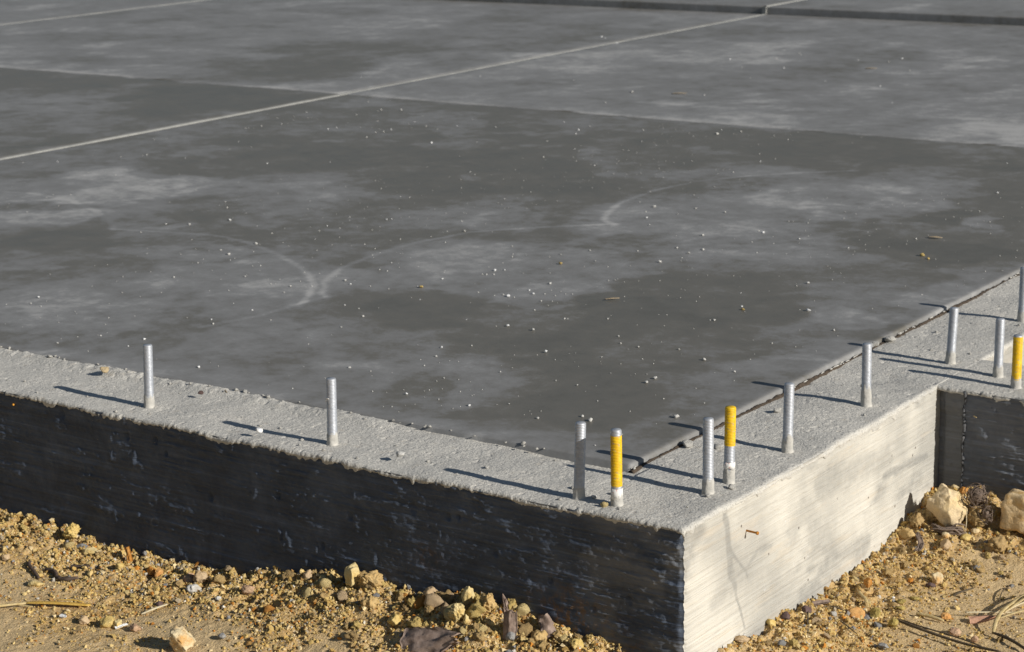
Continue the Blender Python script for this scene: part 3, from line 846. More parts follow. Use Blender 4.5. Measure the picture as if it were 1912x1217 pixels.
def collar_geo(seed, r=0.0105, h=0.022, flare=0.018, seg=28):
    rr = np.random.default_rng(seed)
    zz = np.array([-.006, .0005, .0022, .005, .010, .016, .022]) / .022 * h
    rad = np.array([flare * 1.4, flare * .86, r + .0014, r + .0010, r + .0008, r + .0005, r - .0012])
    th = np.linspace(0, 2 * np.pi, seg, endpoint=False)
    V = []
    tops = 1 + .38 * f2(np.cos(th) * 2 + seed, np.sin(th) * 2, 3, 130)
    for i, (z, q) in enumerate(zip(zz, rad)):
        jit = 1 + (.16 if i < 3 else .09) * f2(np.cos(th) * 3 + seed * 3, np.sin(th) * 3 + i, 3, 131)
        V.append(np.stack([q * jit * np.cos(th), q * jit * np.sin(th), z * (tops if i > 2 else np.ones(seg))], -1))
    V = np.concatenate(V)
    F = [(i * seg + k, i * seg + (k + 1) % seg, (i + 1) * seg + (k + 1) % seg, (i + 1) * seg + k) for i in range(len(zz) - 1) for k in range(seg)]
    return V, F, []

BG = 'anchor bolts standing in the ledge'
BOLTS = [  # x, y, height, lean dx, lean dy, yellow (from, to), label
    (-1.4527, .0785, .1462, .0035, .003, None, 'galvanised threaded bolt farthest from the corner, casting a shadow on the wide left ledge'),
    (-.9078, .0732, .1459, .002, .0015, None, 'galvanised bolt with a torn scrap of white sticker on its side'),
    (-.2686, .0538, .1543, .0045, .002, None, 'bare bolt standing in the shadow of the yellow bolt beside it'),
    (-.1800, .0520, .1532, -.001, 0, (.040, .142), 'yellow painted bolt with a white sticker at its foot, nearest the dark front face'),
    (-.0684, .2115, .1537, 0, 0, None, 'bare bolt at the outer corner, right before the yellow-topped bolt'),
    (-.0658, .2915, .157, .002, .001, (.078, .1572), 'bolt painted yellow on its upper half, behind the bare corner bolt'),
    (-.0651, .5422, .1489, .002, .001, None, 'bare bolt alone on the sunlit side ledge, first beyond the corner group'),
    (-.0679, .9292, .1439, -.001, 0, None, 'bare bolt with mortar blobs on its lower shank, above the pale side face'),
    (-.0522, 1.3638, .1379, .005, .002, None, 'leaning bare bolt level with the projecting pilaster, close to the slab edge'),
    (.0886, 1.3125, .1398, .001, 0, None, 'bare bolt on the pilaster top beside the yellow one'),
    (.1591, 1.2465, .125, 0, 0, (.012, .122), 'short fully yellow bolt on the pilaster top'),
    (-.0592, 1.8449, .1421, .001, 0, None, 'bare bolt farthest back on the side ledge, behind the pilaster'),
]
for i, (x, y, h, lx, ly, yl, lab) in enumerate(BOLTS):
    t = thing('anchor_bolt', lab, 'anchor bolt', (x, y, float(ledge_z(np.array([x]), np.array([y]))[0])), 0, BG)
    t.rotation_euler = (-math.atan2(ly, h), math.atan2(lx, h), rng.uniform(0, 6))
    t.rotation_mode = 'ZXY'
    t.rotation_euler = Euler((-math.atan2(ly, h), math.atan2(lx, h), 0), 'ZXY')
    r = 0.0110
    v, f, q = bolt_shaft(h, r)
    link('shank', raw_mesh('shank', v, f, q), M['zinc'], t)
    if yl:
        v, f, q = bolt_shaft(yl[1], r + .00035, z0=yl[0], cap=yl[1] > h, r_in=.0100)
        o = link('paint_coat', raw_mesh('paint_coat', v, f, q), M['yellow'], t)
        if yl[1] < h:
            pass
        if i != 10:
            th = np.linspace(-2.3, .75, 22) + (0 if i == 3 else -.2)
            zb, zt_ = (.014, .036) if i == 3 else (.030, .044)
            V = np.concatenate([np.stack([(r + .0009) * np.cos(th), (r + .0009) * np.sin(th), z + .0022 * n2(th * 3, 0 * th + z * 100 + i, 7) * e], -1) for z, e in ((zb, 1), ((zb + zt_) / 2, 0), (zt_, .4))])
            F_ = [(a * 22 + k, a * 22 + k + 1, (a + 1) * 22 + k + 1, (a + 1) * 22 + k) for a in range(2) for k in range(21)]
            o = link('sticker', raw_mesh('sticker', V, F_), M['tape'], t)
            o.modifiers.new('thickness', 'SOLIDIFY').thickness = .0003
    if i == 1:
        th = np.linspace(-2.6, -1.3, 10)
        V = np.concatenate([np.stack([(r + .0012) * np.cos(th), (r + .0012) * np.sin(th), .105 - d * np.clip(1.2 - np.abs(th + 2.3) * 2.2, .2, 1) * .012], -1) for k, d in ((0, 0), (1, 1))])
        F_ = [(k, k + 1, 11 + k, 10 + k) for k in range(9)]
        o = link('sticker', raw_mesh('sticker', V, F_), M['tape'], t)
        o.modifiers.new('thickness', 'SOLIDIFY').thickness = .0003
    v, f, q = collar_geo(i + 3, r + .0002, .026 + .012 * rng.random() + (.012 if i == 7 else 0), .0148)
    link('cement_collar', raw_mesh('cement_collar', v, f, q), M['collar'], t)
    if i == 7:
        for dx, dy, z in ((-.0105, -.003, .046), (.001, -.0102, .038), (-.0100, .0, .030)):
            v, f = rock_verts(70 + int(z * 1000), 2, 4, .2, (.003, .003, .004))
            link('mortar_blob', raw_mesh('mortar_blob', v + [dx, dy, z], None, f), M['collar'], t)

# nails cast into the faces
def nail(name, loc, d, L, r, mat, lab, head=True):
    d = Vector(d).normalized(); p = Vector(loc)
    g = [tube_geo([p - d * .01, p + d * L * .9, p + d * L], [r, r, r * .75], 10)]
    if head: g.append(tube_geo([p + d * (L - .001), p + d * (L + .0022)], [r * 1.7, r * 1.7], 10))
    v, f, t = join_geo(g)
    return tag(link(name, raw_mesh(name, v, f, t), mat), lab, 'nail', 'nails left in the formed faces')
nail('nail', (-1.836, .012, -.0336), (.8, -.62, .18), .022, .0026, M['nailwood'], 'short bright orange nail stub sticking out of the shaded front face', False)
nail('nail', (.001, .243, -.075), (.66, -.1, .02), .026, .0021, M['nail'], 'rusty nail jutting from the sunlit cream side face')
nail('nail', (.087, PIL0 + .004, -.060), (.75, -.62, .02), .020, .0013, M['straw'], 'thin pale nail in the shaded pilaster face', False)

# ------------------------------------------------------------------ single rocks, bark, straw
def g_at(x, y):
    return float(gz(np.array([x]), np.array([y]))[0])

def stone(name, x, y, w, h, mat, lab, cat='stone', d=None, seed=None, sub=4, cuts=9, rough=.12, lump=.25, rz=None, sink=.15, tilt=(0, 0), group=None, cutd=(.55, .9), dz=0, block=0):
    seed = seed if seed is not None else int(abs(x * 7919 + y * 104729)) % 9973
    d = d or (w + h) / 2
    me = rock_mesh(name, seed, sub=sub, cuts=cuts, rough=rough, lump=lump, cutd=cutd, block=block, scale=(w / 2, d / 2, h / 2))
    o = link(name, me, M[mat])
    o.location = (x, y, g_at(x, y) + h / 2 * (1 - 2 * sink) + dz)
    o.rotation_euler = (tilt[0], tilt[1], rz if rz is not None else random.uniform(-.5, .5) + .6)
    return tag(o, lab, cat, group)

# the two big rocks by the inner corner
stone('rock', .080, 1.030, .116, .110, 'cream', 'large pale cream rock leaning into the inner corner of the side face', 'rock', d=.085, seed=47, sub=5, cuts=16, rough=.10, lump=.38, sink=.08, rz=.5, cutd=(.42, .8))
stone('rock', .272, 1.092, .155, .098, 'sandst', 'blocky tan rock with rusty stains standing before the dark pilaster face', 'rock', d=.075, seed=77, sub=5, cuts=3, rough=.07, lump=.12, sink=.05, rz=.12, cutd=(.95, 1.2), block=9, tilt=(-.1, .05))
stone('clod', .036, .985, .040, .044, 'cloddark', 'knobbly brown clod between the side face and the big cream rock', 'clod', seed=5, rough=.28, cuts=4)
stone('clod', .036, .940, .040, .036, 'clod', 'angular ochre clod just below the knobbly brown one beside the pale face', 'clod', seed=6, cuts=10)
stone('stone', .090, 1.125, .024, .018, 'rust', 'small orange-rust stone behind the cream rock against the pilaster', seed=8, sub=3, dz=.006)
stone('stone', .093, 1.092, .012, .022, 'paleyel', 'small upright pale yellow pebble beside the cream rock', seed=9, sub=3, dz=.01)
stone('stone', .112, .978, .020, .016, 'creamrust', 'round pebble with an orange ring below the cream rock', seed=10, sub=3, cuts=2)
stone('stone', .123, .952, .026, .026, 'tan', 'rounded tan stone directly below the orange-ringed pebble', seed=12, sub=3, cuts=4)
stone('stone', .150, 1.000, .026, .020, 'clodb', 'rounded yellow clod below the fibrous root lump', 'clod', seed=13, sub=3, cuts=3)
stone('stone', .160, 1.030, .022, .014, 'cream', 'small flat cream stone at the foot of the fibrous root lump', seed=14, sub=3)
stone('clod', .150, 1.055, .052, .060, 'cloddark', 'crumbly brown clod carrying the fibrous root lump', 'clod', seed=15, rough=.35, cuts=3)
stone('clod', .225, 1.005, .055, .040, 'cloddark', 'crumbly brown clod in front of the blocky tan rock', 'clod', seed=16, rough=.32, cuts=3)
stone('stone', .170, .797, .028, .032, 'creamrust', 'cream stone with a rusty belly alone on the smooth sand', seed=17, rz=.4)
stone('stone', .167, .773, .024, .014, 'purple', 'dark purple pebble in front of the rusty cream stone', seed=18, sub=3, cuts=3)
stone('stone', .105, .528, .044, .020, 'orange', 'flat orange stone lying at the end of the bent reed', seed=19, d=.036, cuts=10, tilt=(.45, .1))
stone('stone', .014, .392, .020, .020, 'purple', 'small dark brown stone touching the cream side face', seed=20, sub=3)
stone('clod', .138, .559, .028, .026, 'olive', 'angular olive clay chunk at the upper end of the dark stem', 'clod', seed=21, cuts=12, cutd=(.4, .7))
stone('clod', .190, .531, .026, .026, 'olive', 'upright olive clay chip beside the dark stem', 'clod', seed=22, cuts=12, cutd=(.4, .7))
stone('stone', .068, .668, .020, .026, 'rust', 'dark rusty stone near the foot of the pale face', seed=23, cuts=9)
stone('stone', .307, .573, .027, .022, 'pink', 'pinkish brown stone below the pink leaf', seed=24)
stone('stone', .353, .566, .016, .016, 'pink', 'smaller pinkish pebble right of the pinkish brown stone', seed=25, sub=3)
stone('stone', .259, .637, .022, .017, 'orange', 'small orange and tan stone left of the pink leaf', seed=26)
stone('pebble', .126, .670, .009, .007, 'whitebit', 'tiny pure white pebble on the sand', 'pebble', seed=27, sub=2, cuts=2)
stone('clod', .166, .689, .026, .010, 'olive', 'low olive clod in the middle of the smooth sand', 'clod', seed=28)
stone('clod', .150, .655, .024, .014, 'olive', 'olive clod just behind the tiny white pebble', 'clod', seed=281)
stone('clod', .162, .629, .022, .011, 'olive', 'flat olive clod above the dark stem', 'clod', seed=29)
stone('pebble', .214, .430, .024, .012, 'grey', 'flat grey pebble on the sand at the bottom edge', 'pebble', seed=30)
stone('clod', .028, .455, .024, .024, 'purple', 'dark reddish chip standing against the foot of the pale face', 'clod', seed=31)
stone('clod', .010, .335, .022, .020, 'clodb', 'yellow clod at the foot of the pale face', 'clod', seed=32)
stone('stone', .014, .205, .032, .014, 'tan', 'flat tan chip beside the white shell chip', seed=33)
# left-hand heap and sand
stone('rock', -.990, -.335, .064, .056, 'creamrust', 'cream rock with orange heart standing alone on the sand', 'rock', seed=34, sub=5, cuts=10, sink=.1)
stone('clod', -1.190, -.190, .020, .016, 'purple', 'dark brown crumb above the white stick', 'clod', seed=35, sub=3)
stone('stone', -1.151, -.302, .028, .022, 'pink', 'angular brown stone with a dark face on the flat sand', seed=36, cuts=12, cutd=(.4, .7))
stone('stone', -1.222, -.312, .036, .028, 'clodb', 'yellow-orange clod in the middle of the flat sand', seed=37)
stone('stone', -1.200, -.306, .022, .022, 'paleyel', 'pale yellow stone against the yellow-orange clod', seed=371)
stone('stone', -1.283, -.320, .027, .021, 'tan', 'tan stone under the yellow reed', seed=38)
stone('stone', -1.329, -.070, .020, .027, 'rust', 'dark rusty stone of the pair leaning together', seed=39, cuts=10)
stone('stone', -1.304, -.074, .022, .025, 'orange', 'paler orange stone of the pair leaning together', seed=40, cuts=10)
stone('stone', -1.214, -.070, .034, .032, 'pink', 'grey-brown rounded stone touching its lighter twin', seed=42, cuts=3)
stone('stone', -1.179, -.070, .034, .033, 'tan', 'light tan rounded stone touching the grey-brown one', seed=43, cuts=3)
stone('stone', -1.165, -.108, .032, .022, 'whitegrey', 'white speckled stone below the two rounded stones', seed=44, cuts=10)
stone('stone', -1.222, -.098, .030, .018, 'cloddark', 'low brown clod left of the white speckled stone', 'clod', seed=45)
stone('clod', -1.622, -.026, .050, .046, 'clodb', 'cracked yellow clod against the dark wall', 'clod', seed=46, sub=5, rough=.24, cuts=8, sink=.1)
stone('stone', -1.573, -.043, .042, .018, 'grey', 'flat grey stone below the cracked yellow clod', seed=47, tilt=(.35, 0))
stone('stone', -1.537, -.055, .040, .028, 'paleyel', 'pale yellow stone beside the flat grey one', seed=48)
stone('stone', -1.527, -.230, .042, .016, 'paleyel', 'flat pale stone half buried below the bark pieces', seed=49, sink=.3)
stone('clod', -1.404, -.095, .022, .019, 'clodb', 'lone yellow clod on the pale sand', 'clod', seed=50, sub=3)
stone('stone', -1.684, -.177, .020, .017, 'tan', 'small tan stone at the picture edge by the bark bits', seed=52)
stone('stone', -.775, -.034, .038, .054, 'paleyel', 'sharp pale yellow stone standing upright in the heap', seed=53, cuts=11, sink=.06, dz=.004)
stone('clod', -.576, -.028, .038, .038, 'tan', 'rounded light brown clod on the crest of the heap', 'clod', seed=54, cuts=4, sink=.1)
stone('stone', -.480, -.032, .028, .046, 'paleyel', 'tall yellow stone on the highest part of the heap', seed=56, cuts=9, sink=.06)
stone('clod', -.428, -.042, .044, .054, 'clod', 'craggy tan clod with a pale tip beside the tall yellow stone', 'clod', seed=57, sub=5, rough=.3, cuts=6, sink=.08)
stone('clod', -.470, -.088, .040, .042, 'paleyel', 'pale crumbly clod lying above the brown bark slab', 'clod', seed=58, sub=5, rough=.3, cuts=5)
stone('clod', -.612, -.103, .032, .036, 'clodb', 'square ochre clod in front of the heap', 'clod', seed=59, cuts=9)
stone('stone', -.448, -.084, .015, .027, 'paleyel', 'narrow yellow pebble right of the pale crumbly clod', seed=60, sub=3)
stone('stone', -.905, -.026, .026, .025, 'tan', 'peaked tan stone at the wall where the heap begins', seed=61)
stone('clod', -.735, -.030, .060, .040, 'clod', 'broad earthy clod beside the upright pale stone', 'clod', seed=62, sub=5, rough=.32, cuts=3)
stone('clod', -.694, -.082, .038, .034, 'clod', 'lumpy ochre clod below the broad earthy clod', 'clod', seed=63, rough=.3, cuts=4)
stone('pebble', -.344, -.080, .022, .024, 'grey', 'pale grey pebble at the foot of the upright bark plate', 'pebble', seed=64, sub=3, cuts=3)
stone('stone', -1.022, -.090, .034, .027, 'pink', 'two-sided brown stone on the slope of the heap', seed=65, cuts=10)
stone('pebble', -.941, -.262, .018, .017, 'grey', 'round grey pebble on the sand', 'pebble', seed=66, sub=3, cuts=2)
stone('pebble', -1.071, -.132, .014, .012, 'whitegrey', 'small whitish pebble at the foot of the slope', 'pebble', seed=67, sub=3, cuts=2)
stone('clod', -.300, -.050, .040, .036, 'clod', 'rounded tan clod below the curled bark piece', 'clod', seed=681, rough=.25, cuts=4)
stone('clod', -.215, -.040, .034, .030, 'clodb', 'yellow clod near the outer corner', 'clod', seed=691, rough=.2, cuts=5)

# bark plates
def plate(name, base, u, n, L, W, th, curl, seed, mat, lab, cat='bark', taper=.5, jag=.2):
    """a bark piece: base centre, direction u along its length, n its outward normal"""
    u = Vector(u).normalized(); n = Vector(n); n = (n - u * n.dot(u)).normalized(); s = u.cross(n)
    nu, ns = 26, 12
    a = np.linspace(0, 1, nu); b = np.linspace(-1, 1, ns)
    A, Bb = np.meshgrid(a, b, indexing='ij')
    wid = W / 2 * (1 - taper * A ** 2) * (1 + jag * f2(A * 5 + seed, Bb * .4, 3, 140))
    off = curl * W * (1 - Bb ** 2) + .10 * W * f2(A * 3 + seed, Bb * 3, 3, 141) + .05 * W * n2(A * 2 + seed, Bb * 9, 142)
    ln = L * (A + .10 * jag * f2(Bb * 4 + seed, A, 2, 143) * A * 3)
    def P(o):
        return np.array(base)[None, None] + ln[..., None] * np.array(u) + (wid * Bb)[..., None] * np.array(s) + (off + o)[..., None] * np.array(n)
    top, bot = P(th * (1 + .6 * f2(A * 4, Bb * 14 + seed, 3, 144))), P(0 * A)
    V = np.concatenate([top.reshape(-1, 3), bot.reshape(-1, 3)])
    F = np.concatenate([gridfaces(nu, ns), gridfaces(nu, ns, nu * ns, True)])
    N = nu * ns; E = []
    for i in range(nu - 1):
        for j in (0, ns - 1):
            a_, b_ = i * ns + j, (i + 1) * ns + j
            E.append((a_, N + a_, N + b_, b_) if j else (b_, N + b_, N + a_, a_))
    for j in range(ns - 1):
        for i in (0, nu - 1):
            a_, b_ = i * ns + j, i * ns + j + 1
            E.append((b_, N + b_, N + a_, a_) if i else (a_, N + a_, N + b_, b_))
    me = raw_mesh(name, V, np.concatenate([F, E]))
    return tag(link(name, me, M[mat]), lab, cat)

def gp(x, y, dz=0):
    return (x, y, g_at(x, y) + dz)
plate('bark_slab', gp(-.548, -.155, -.012), (.85, .15, .30), (.1, -.75, .65), .125, .085, .007, .12, 3, 'bark', 'big grey-brown bark slab lying against the front of the heap', taper=.75, jag=.35)
plate('bark_piece', gp(-.352, -.074, -.008), (.02, .10, 1), (.3, -1, .2), .068, .028, .005, .16, 5, 'bark', 'upright grey-brown bark plate standing before the dark wall', taper=.15)
plate('bark_piece', gp(-.384, -.026, -.006), (-.45, .10, 1), (.7, -.8, .2), .046, .016, .004, .2, 7, 'bark', 'pointed reddish bark splinter leaning at the dark wall', taper=.85)
plate('bark_piece', gp(-.290, -.022, -.008), (-.4, .1, .75), (.8, -.5, .5), .045, .036, .004, .4, 9, 'bark', 'curled bark piece low on the right end of the heap')
plate('bark_chip', gp(.022, .497, .004), (.8, .55, .12), (.2, -.3, 1), .036, .011, .003, .2, 11, 'bark', 'narrow purplish bark chip on the gravel near the pale face', taper=.4)
plate('shell_chip', gp(.010, .218, -.004), (.05, .05, 1), (.6, -.8, .1), .020, .008, .0015, .1, 13, 'whitebit', 'thin white shell chip upright at the foot of the pale face', 'chip', taper=.8)
plate('orange_shard', gp(-1.424, -.040, -.004), (-.25, .05, 1), (.5, -.8, .1), .034, .012, .004, .25, 15, 'rust', 'curved orange shard standing against the dark wall', 'shard', taper=.3)
plate('white_sliver', gp(-1.197, -.316, .003), (.4, .75, .1), (0, -.3, 1), .027, .008, .002, .1, 17, 'whitebit', 'white sliver lying beside the yellow-orange clod', 'chip')
plate('white_sliver', gp(-1.345, -.330, .003), (1, .1, .0), (0, -.3, 1), .016, .009, .002, .1, 18, 'whitebit', 'small white flake under the yellow reed', 'chip')
plate('dead_leaf', gp(.308, .645, .006), (.75, .50, .10), (.2, -.5, .85), .055, .020, .0008, .22, 19, 'leafm', 'pinkish brown curled leaf lying beside the straw', 'leaf', taper=.8)
plate('bark_bit', gp(-1.520, -.130, .003), (1, .3, .1), (0, -.3, 1), .024, .010, .003, .2, 20, 'bark2', 'small flat bark bit above the dark curved sticks', taper=.4)
plate('bark_bit', gp(-1.490, -.120, .003), (1, .2, .1), (0, -.4, 1), .014, .010, .003, .2, 21, 'bark2', 'short dark bark bit right of the flat one', taper=.2)

# root lump and bark fibres
def fibres(name, c, r, n, seed, mat, lab, cat, core=.9):
    rr = np.random.default_rng(seed)
    v, f = rock_verts(seed, 3, 3, .35, (r[0] * core, r[1] * core, r[2] * core))
    parts = [(v + np.array(c), [], [tuple(q) for q in f])]
    for k in range(n):
        a = rr.normal(size=3); a /= np.linalg.norm(a)
        b = np.cross(a, rr.normal(size=3)); b /= np.linalg.norm(b)
        t0, span = rr.uniform(0, 6.3), rr.uniform(1.2, 3.0)
        q = rr.uniform(.72, 1.05)
        pts = [np.array(c) + q * np.array(r) * (a * math.cos(t0 + span * s) + b * math.sin(t0 + span * s)) * (1 + .12 * math.sin(5 * s + k)) for s in np.linspace(0, 1, 9)]
        parts.append(tube_geo(pts, rr.uniform(.0004, .0010), 5))
    v, f, t = join_geo(parts)
    return tag(link(name, raw_mesh(name, v, f, t), M[mat]), lab, cat)
zc = g_at(.148, 1.050)
fibres('root_lump', (.150, 1.056, zc + .070), (.027, .023, .028), 40, 4, 'fibre', 'dark fibrous root lump perched on the brown clod', 'root lump')
fibres('root_lump', (.178, 1.045, zc + .036), (.016, .012, .022), 26, 14, 'fibre', 'small holed root tangle right of the fibrous lump', 'root lump', .55)
parts = []
for k in range(26):
    o = rng.normal(size=2) * .006
    parts.append(tube_geo([gp(.078 + s * .062 + o[0] * .4, .985 - .012 * math.sin(2.2 * s) + s * .03 + o[1], .012 + .006 * math.sin(3 * s + k * .4) + .0006 * (k % 7)) for s in np.linspace(0, 1, 8)], [.0012 + .001 * rng.random()] * 8, 5))
v, f, t = join_geo(parts)
tag(link('bark_fibre', raw_mesh('bark_fibre', v, f, t), M['fibre']), 'grey-brown strip of stringy bark under the big cream rock', 'bark')
parts = []
for k in range(14):
    o = rng.normal(size=2) * .003
    parts.append(tube_geo([gp(.058 + .012 * s + o[0] + .014 * math.sin(2.6 * s), .945 - s * .05 + o[1], .012 + .007 * math.sin(3 * s)) for s in np.linspace(0, 1, 8)], [.0012 + .001 * rng.random()] * 8, 5))
v, f, t = join_geo(parts)
tag(link('bark_fibre', raw_mesh('bark_fibre', v, f, t), M['fibre']), 'short dark bent strip of bark below the stringy one', 'bark')

def stick(name, pts, rad, mat, lab, cat='stick', seg=7, flat=1.0, group=None):
    """pts: (x, y, height over the soil)"""
    P = [Vector(gp(x, y, h)) for x, y, h in pts]
    Q = []
    for i in range(len(P) - 1):
        p0, p1, p2, p3 = P[max(i - 1, 0)], P[i], P[i + 1], P[min(i + 2, len(P) - 1)]
        for s in np.linspace(0, 1, 6, endpoint=False):
            Q.append(.5 * ((2 * p1) + (-p0 + p2) * s + (2 * p0 - 5 * p1 + 4 * p2 - p3) * s * s + (-p0 + 3 * p1 - 3 * p2 + p3) * s ** 3))
    Q.append(P[-1])
    n = len(Q)
    rr = [rad * (1 - .35 * abs(2 * i / (n - 1) - 1) ** 3) * (1 + .12 * float(n2(i * .7, rad * 999, 3))) for i in range(n)]
    v, f, t = tube_geo(Q, rr, seg, True, flat)
    return tag(link(name, raw_mesh(name, v, f, t), M[mat]), lab, cat, group)

stick('bark_stick', [(-1.566, -.166, .006), (-1.530, -.172, .010), (-1.502, -.190, .007), (-1.475, -.190, .006), (-1.455, -.172, .006)], .0052, 'bark2', 'dark curved bark stick bending round on the pale sand', seg=8)
stick('bark_stick', [(-1.622, -.160, .004), (-1.606, -.178, .008), (-1.575, -.192, .006), (-1.545, -.206, .004)], .0045, 'bark2', 'shorter dark bark stick left of the curved one', seg=8)
stick('twig', [(-1.590, -.158, .008), (-1.555, -.166, .006), (-1.515, -.180, .006)], .0014, 'twig', 'thin dark twig linking the two bark sticks', 'twig')
stick('reed', [(-1.464, -.321, .010), (-1.400, -.292, .011), (-1.331, -.257, .007)], .0068, 'strawy', 'flat golden reed lying on the gravelly sand', 'reed', seg=8, flat=.35)
stick('straw', [(-1.520, -.420, .010), (-1.490, -.370, .010), (-1.455, -.312, .009)], .0030, 'straw', 'pale straw slanting up to the end of the golden reed', 'straw')
stick('straw', [(-1.530, -.375, .004), (-1.490, -.345, .007), (-1.440, -.322, .004)], .0018, 'straw', 'thin straw lying flat beneath the slanting one', 'straw')
stick('straw', [(-1.400, -.287, .016), (-1.370, -.270, .015), (-1.345, -.262, .012)], .0026, 'strawy', 'short golden splinter lying on top of the reed', 'straw', flat=.5)
stick('wood_splinter', [(-1.193, -.242, .005), (-1.179, -.215, .006), (-1.166, -.189, .005)], .0032, 'whitewood', 'bleached white stick lying alone on smooth sand', flat=.6)
stick('reed', [(.050, .655, .006), (.072, .625, .010), (.096, .597, .010), (.108, .580, .006)], .0042, 'straw', 'bent dry reed ending at the flat orange stone', 'reed', flat=.6)
stick('reed', [(.204, .614, .007), (.234, .616, .009), (.264, .616, .005)], .0036, 'straw', 'short dry reed piece in the middle of the gravel', 'reed')
stick('stem', [(.186, .548, .010), (.236, .532, .012), (.302, .522, .012), (.360, .516, .012), (.430, .508, .012)], .0030, 'twig', 'long dark stem curving to the bottom edge', 'stem')
stick('stem', [(.192, .562, .006), (.240, .552, .008), (.310, .548, .008), (.380, .535, .006)], .0016, 'twig', 'thinner dark stem above the long one', 'stem')
stick('stem', [(.372, .612, .008), (.420, .588, .010), (.480, .552, .008)], .0034, 'twig', 'dark stem running out from under the straw bundle', 'stem')
stick('straw', [(.290, .664, .012), (.330, .692, .014), (.376, .722, .012)], .0019, 'whitewood', 'pale straw lying level above the pink leaf', 'straw')
stick('straw', [(.374, .610, .010), (.366, .650, .024), (.362, .714, .026), (.375, .82, .03)], .0046, 'straw', 'thick bent straw at the front of the bundle', 'straw', flat=.5)
stick('straw', [(.368, .655, .022), (.395, .695, .028), (.425, .740, .028)], .0036, 'straw', 'straw blade fanning out low from the bundle', 'straw', flat=.5)
stick('straw', [(.360, .700, .018), (.385, .765, .034), (.412, .84, .036)], .0032, 'straw', 'straw blade fanning out high from the bundle', 'straw', flat=.5)
stick('straw', [(.352, .690, .010), (.37, .74, .02), (.40, .79, .03), (.43, .82, .034)], .0026, 'whitewood', 'bleached straw between the fanning blades', 'straw', flat=.6)
stick('straw', [(.340, .735, .008), (.372, .79, .018), (.405, .88, .02)], .0030, 'straw', 'rearmost straw of the bundle', 'straw')
stick('twig', [(.228, .751, .006), (.236, .780, .010), (.246, .816, .006)], .0020, 'twig', 'short twig pointing up the smooth sand', 'twig')
stick('twig', [(.300, .86, .004), (.308, .82, .007), (.318, .78, .005)], .0014, 'twig', 'thin twig on the sand before the blocky tan rock', 'twig')
stick('twig', [(.026, .47, .006), (.045, .43, .008), (.062, .395, .005)], .0016, 'twig', 'dark curved twig on the gravel slope by the pale face', 'twig')
stick('twig', [(.095, .475, .004), (.12, .455, .006), (.15, .44, .004)], .0014, 'twig', 'thin twig on bare sand below the flat orange stone', 'twig')
stick('twig', [(.040, .52, .006), (.062, .505, .007), (.085, .512, .006)], .0015, 'twig', 'thin dark twig leading to the flat orange stone', 'twig')
P0 = gp(.140, 1.020, -.004)
v, f, t = tube_geo([P0, (P0[0] + .001, P0[1] + .004, P0[2] + .03), (P0[0] - .001, P0[1] + .006, P0[2] + .060)], [.0011, .0011, .0008], 6)
tag(link('straw', raw_mesh('straw', v, f, t), M['whitewood']), 'thin pale stalk standing upright before the root lump', 'straw')

# ------------------------------------------------------------------ repeated clods and stones
base_meshes = {}
def base(kind, k):
    if (kind, k) not in base_meshes:
        rgh, cuts, lump = dict(clod=(.42, 5, .4), stone=(.10, 9, .25))[kind]
        me = rock_mesh('small_' + kind, 900 + 31 * k + (500 if kind == 'stone' else 0), sub=3, cuts=cuts, rough=rgh, lump=lump, scale=(1, 1, 1))
        base_meshes[kind, k] = me
    return base_meshes[kind, k]
mesh_mat = {}
def variant(kind, k, mat):
    if (kind, k, mat) not in mesh_mat:
        me = base(kind, k).copy(); me.materials.append(M[mat]); mesh_mat[kind, k, mat] = me
    return mesh_mat[kind, k, mat]
MIX = [('clod', 'clod', 'clod', .36, 'ochre earth clod'), ('clod', 'clod', 'clodb', .22, 'yellow earth clod'), ('clod', 'clod', 'cloddark', .15, 'brown earth clod'), ('stone', 'stone', 'tan', .10, 'tan stone'),
       ('stone', 'stone', 'paleyel', .09, 'pale yellow stone'), ('stone', 'stone', 'grey', .02, 'grey stone'), ('stone', 'stone', 'rust', .04, 'rusty orange stone'), ('stone', 'stone', 'whitegrey', .015, 'whitish stone')]
pp = np.array([m[3] for m in MIX]); pp /= pp.sum()
def zone(x, y):
    if y < 0:
        for lim, t in ((-1.6, ' left of the far bolt'), (-1.25, ' below the far bolt'), (-1.0, ' between the left bolts'), (-.75, ' below the sticker bolt'), (-.5, ' left of the bark slab'), (-.3, ' by the upright bark')):
            if x < lim: return t
        return ' near the outer corner'
    if y < .4: return ' nearest the corner'
    if y < .7: return ' about midway along'
    return ' before the big rocks' if y < .95 else ' around the big rocks'
def scatter(n, sampler, place, group):
    for _ in range(n):
        x, y, s = sampler()
        nm, kd, mt, _p, txt = MIX[rng.choice(len(MIX), p=pp)]
        o = link('clod' if kd == 'clod' else 'stone', variant(kd, int(rng.integers(0, 6)), mt))
        o.scale = (s * rng.uniform(.8, 1.25), s * rng.uniform(.75, 1.15), s * rng.uniform(.65, 1.0))
        o.location = (x, y, g_at(x, y) + s * .35)
        o.rotation_euler = (rng.uniform(-.5, .5), rng.uniform(-.5, .5), rng.uniform(0, 6.3))
        zn = zone(x, y)
        tag(o, ('small ' if s < .0085 else 'large ') + txt + ' ' + place + zn, kd, txt + 's ' + group + zn)
def s_left():
    x = rng.uniform(-2.0, -.12); return x, -abs(rng.exponential(.045)) - .012, float(np.clip(rng.lognormal(math.log(.0072), .38), .0045, .016))
def s_heap():
    x = rng.normal(-.52, .22)
    x = min(max(x, -1.0), -.1)
    return x, -abs(rng.exponential(.06)) - .012, float(np.clip(rng.lognormal(math.log(.0120), .40), .006, .024))
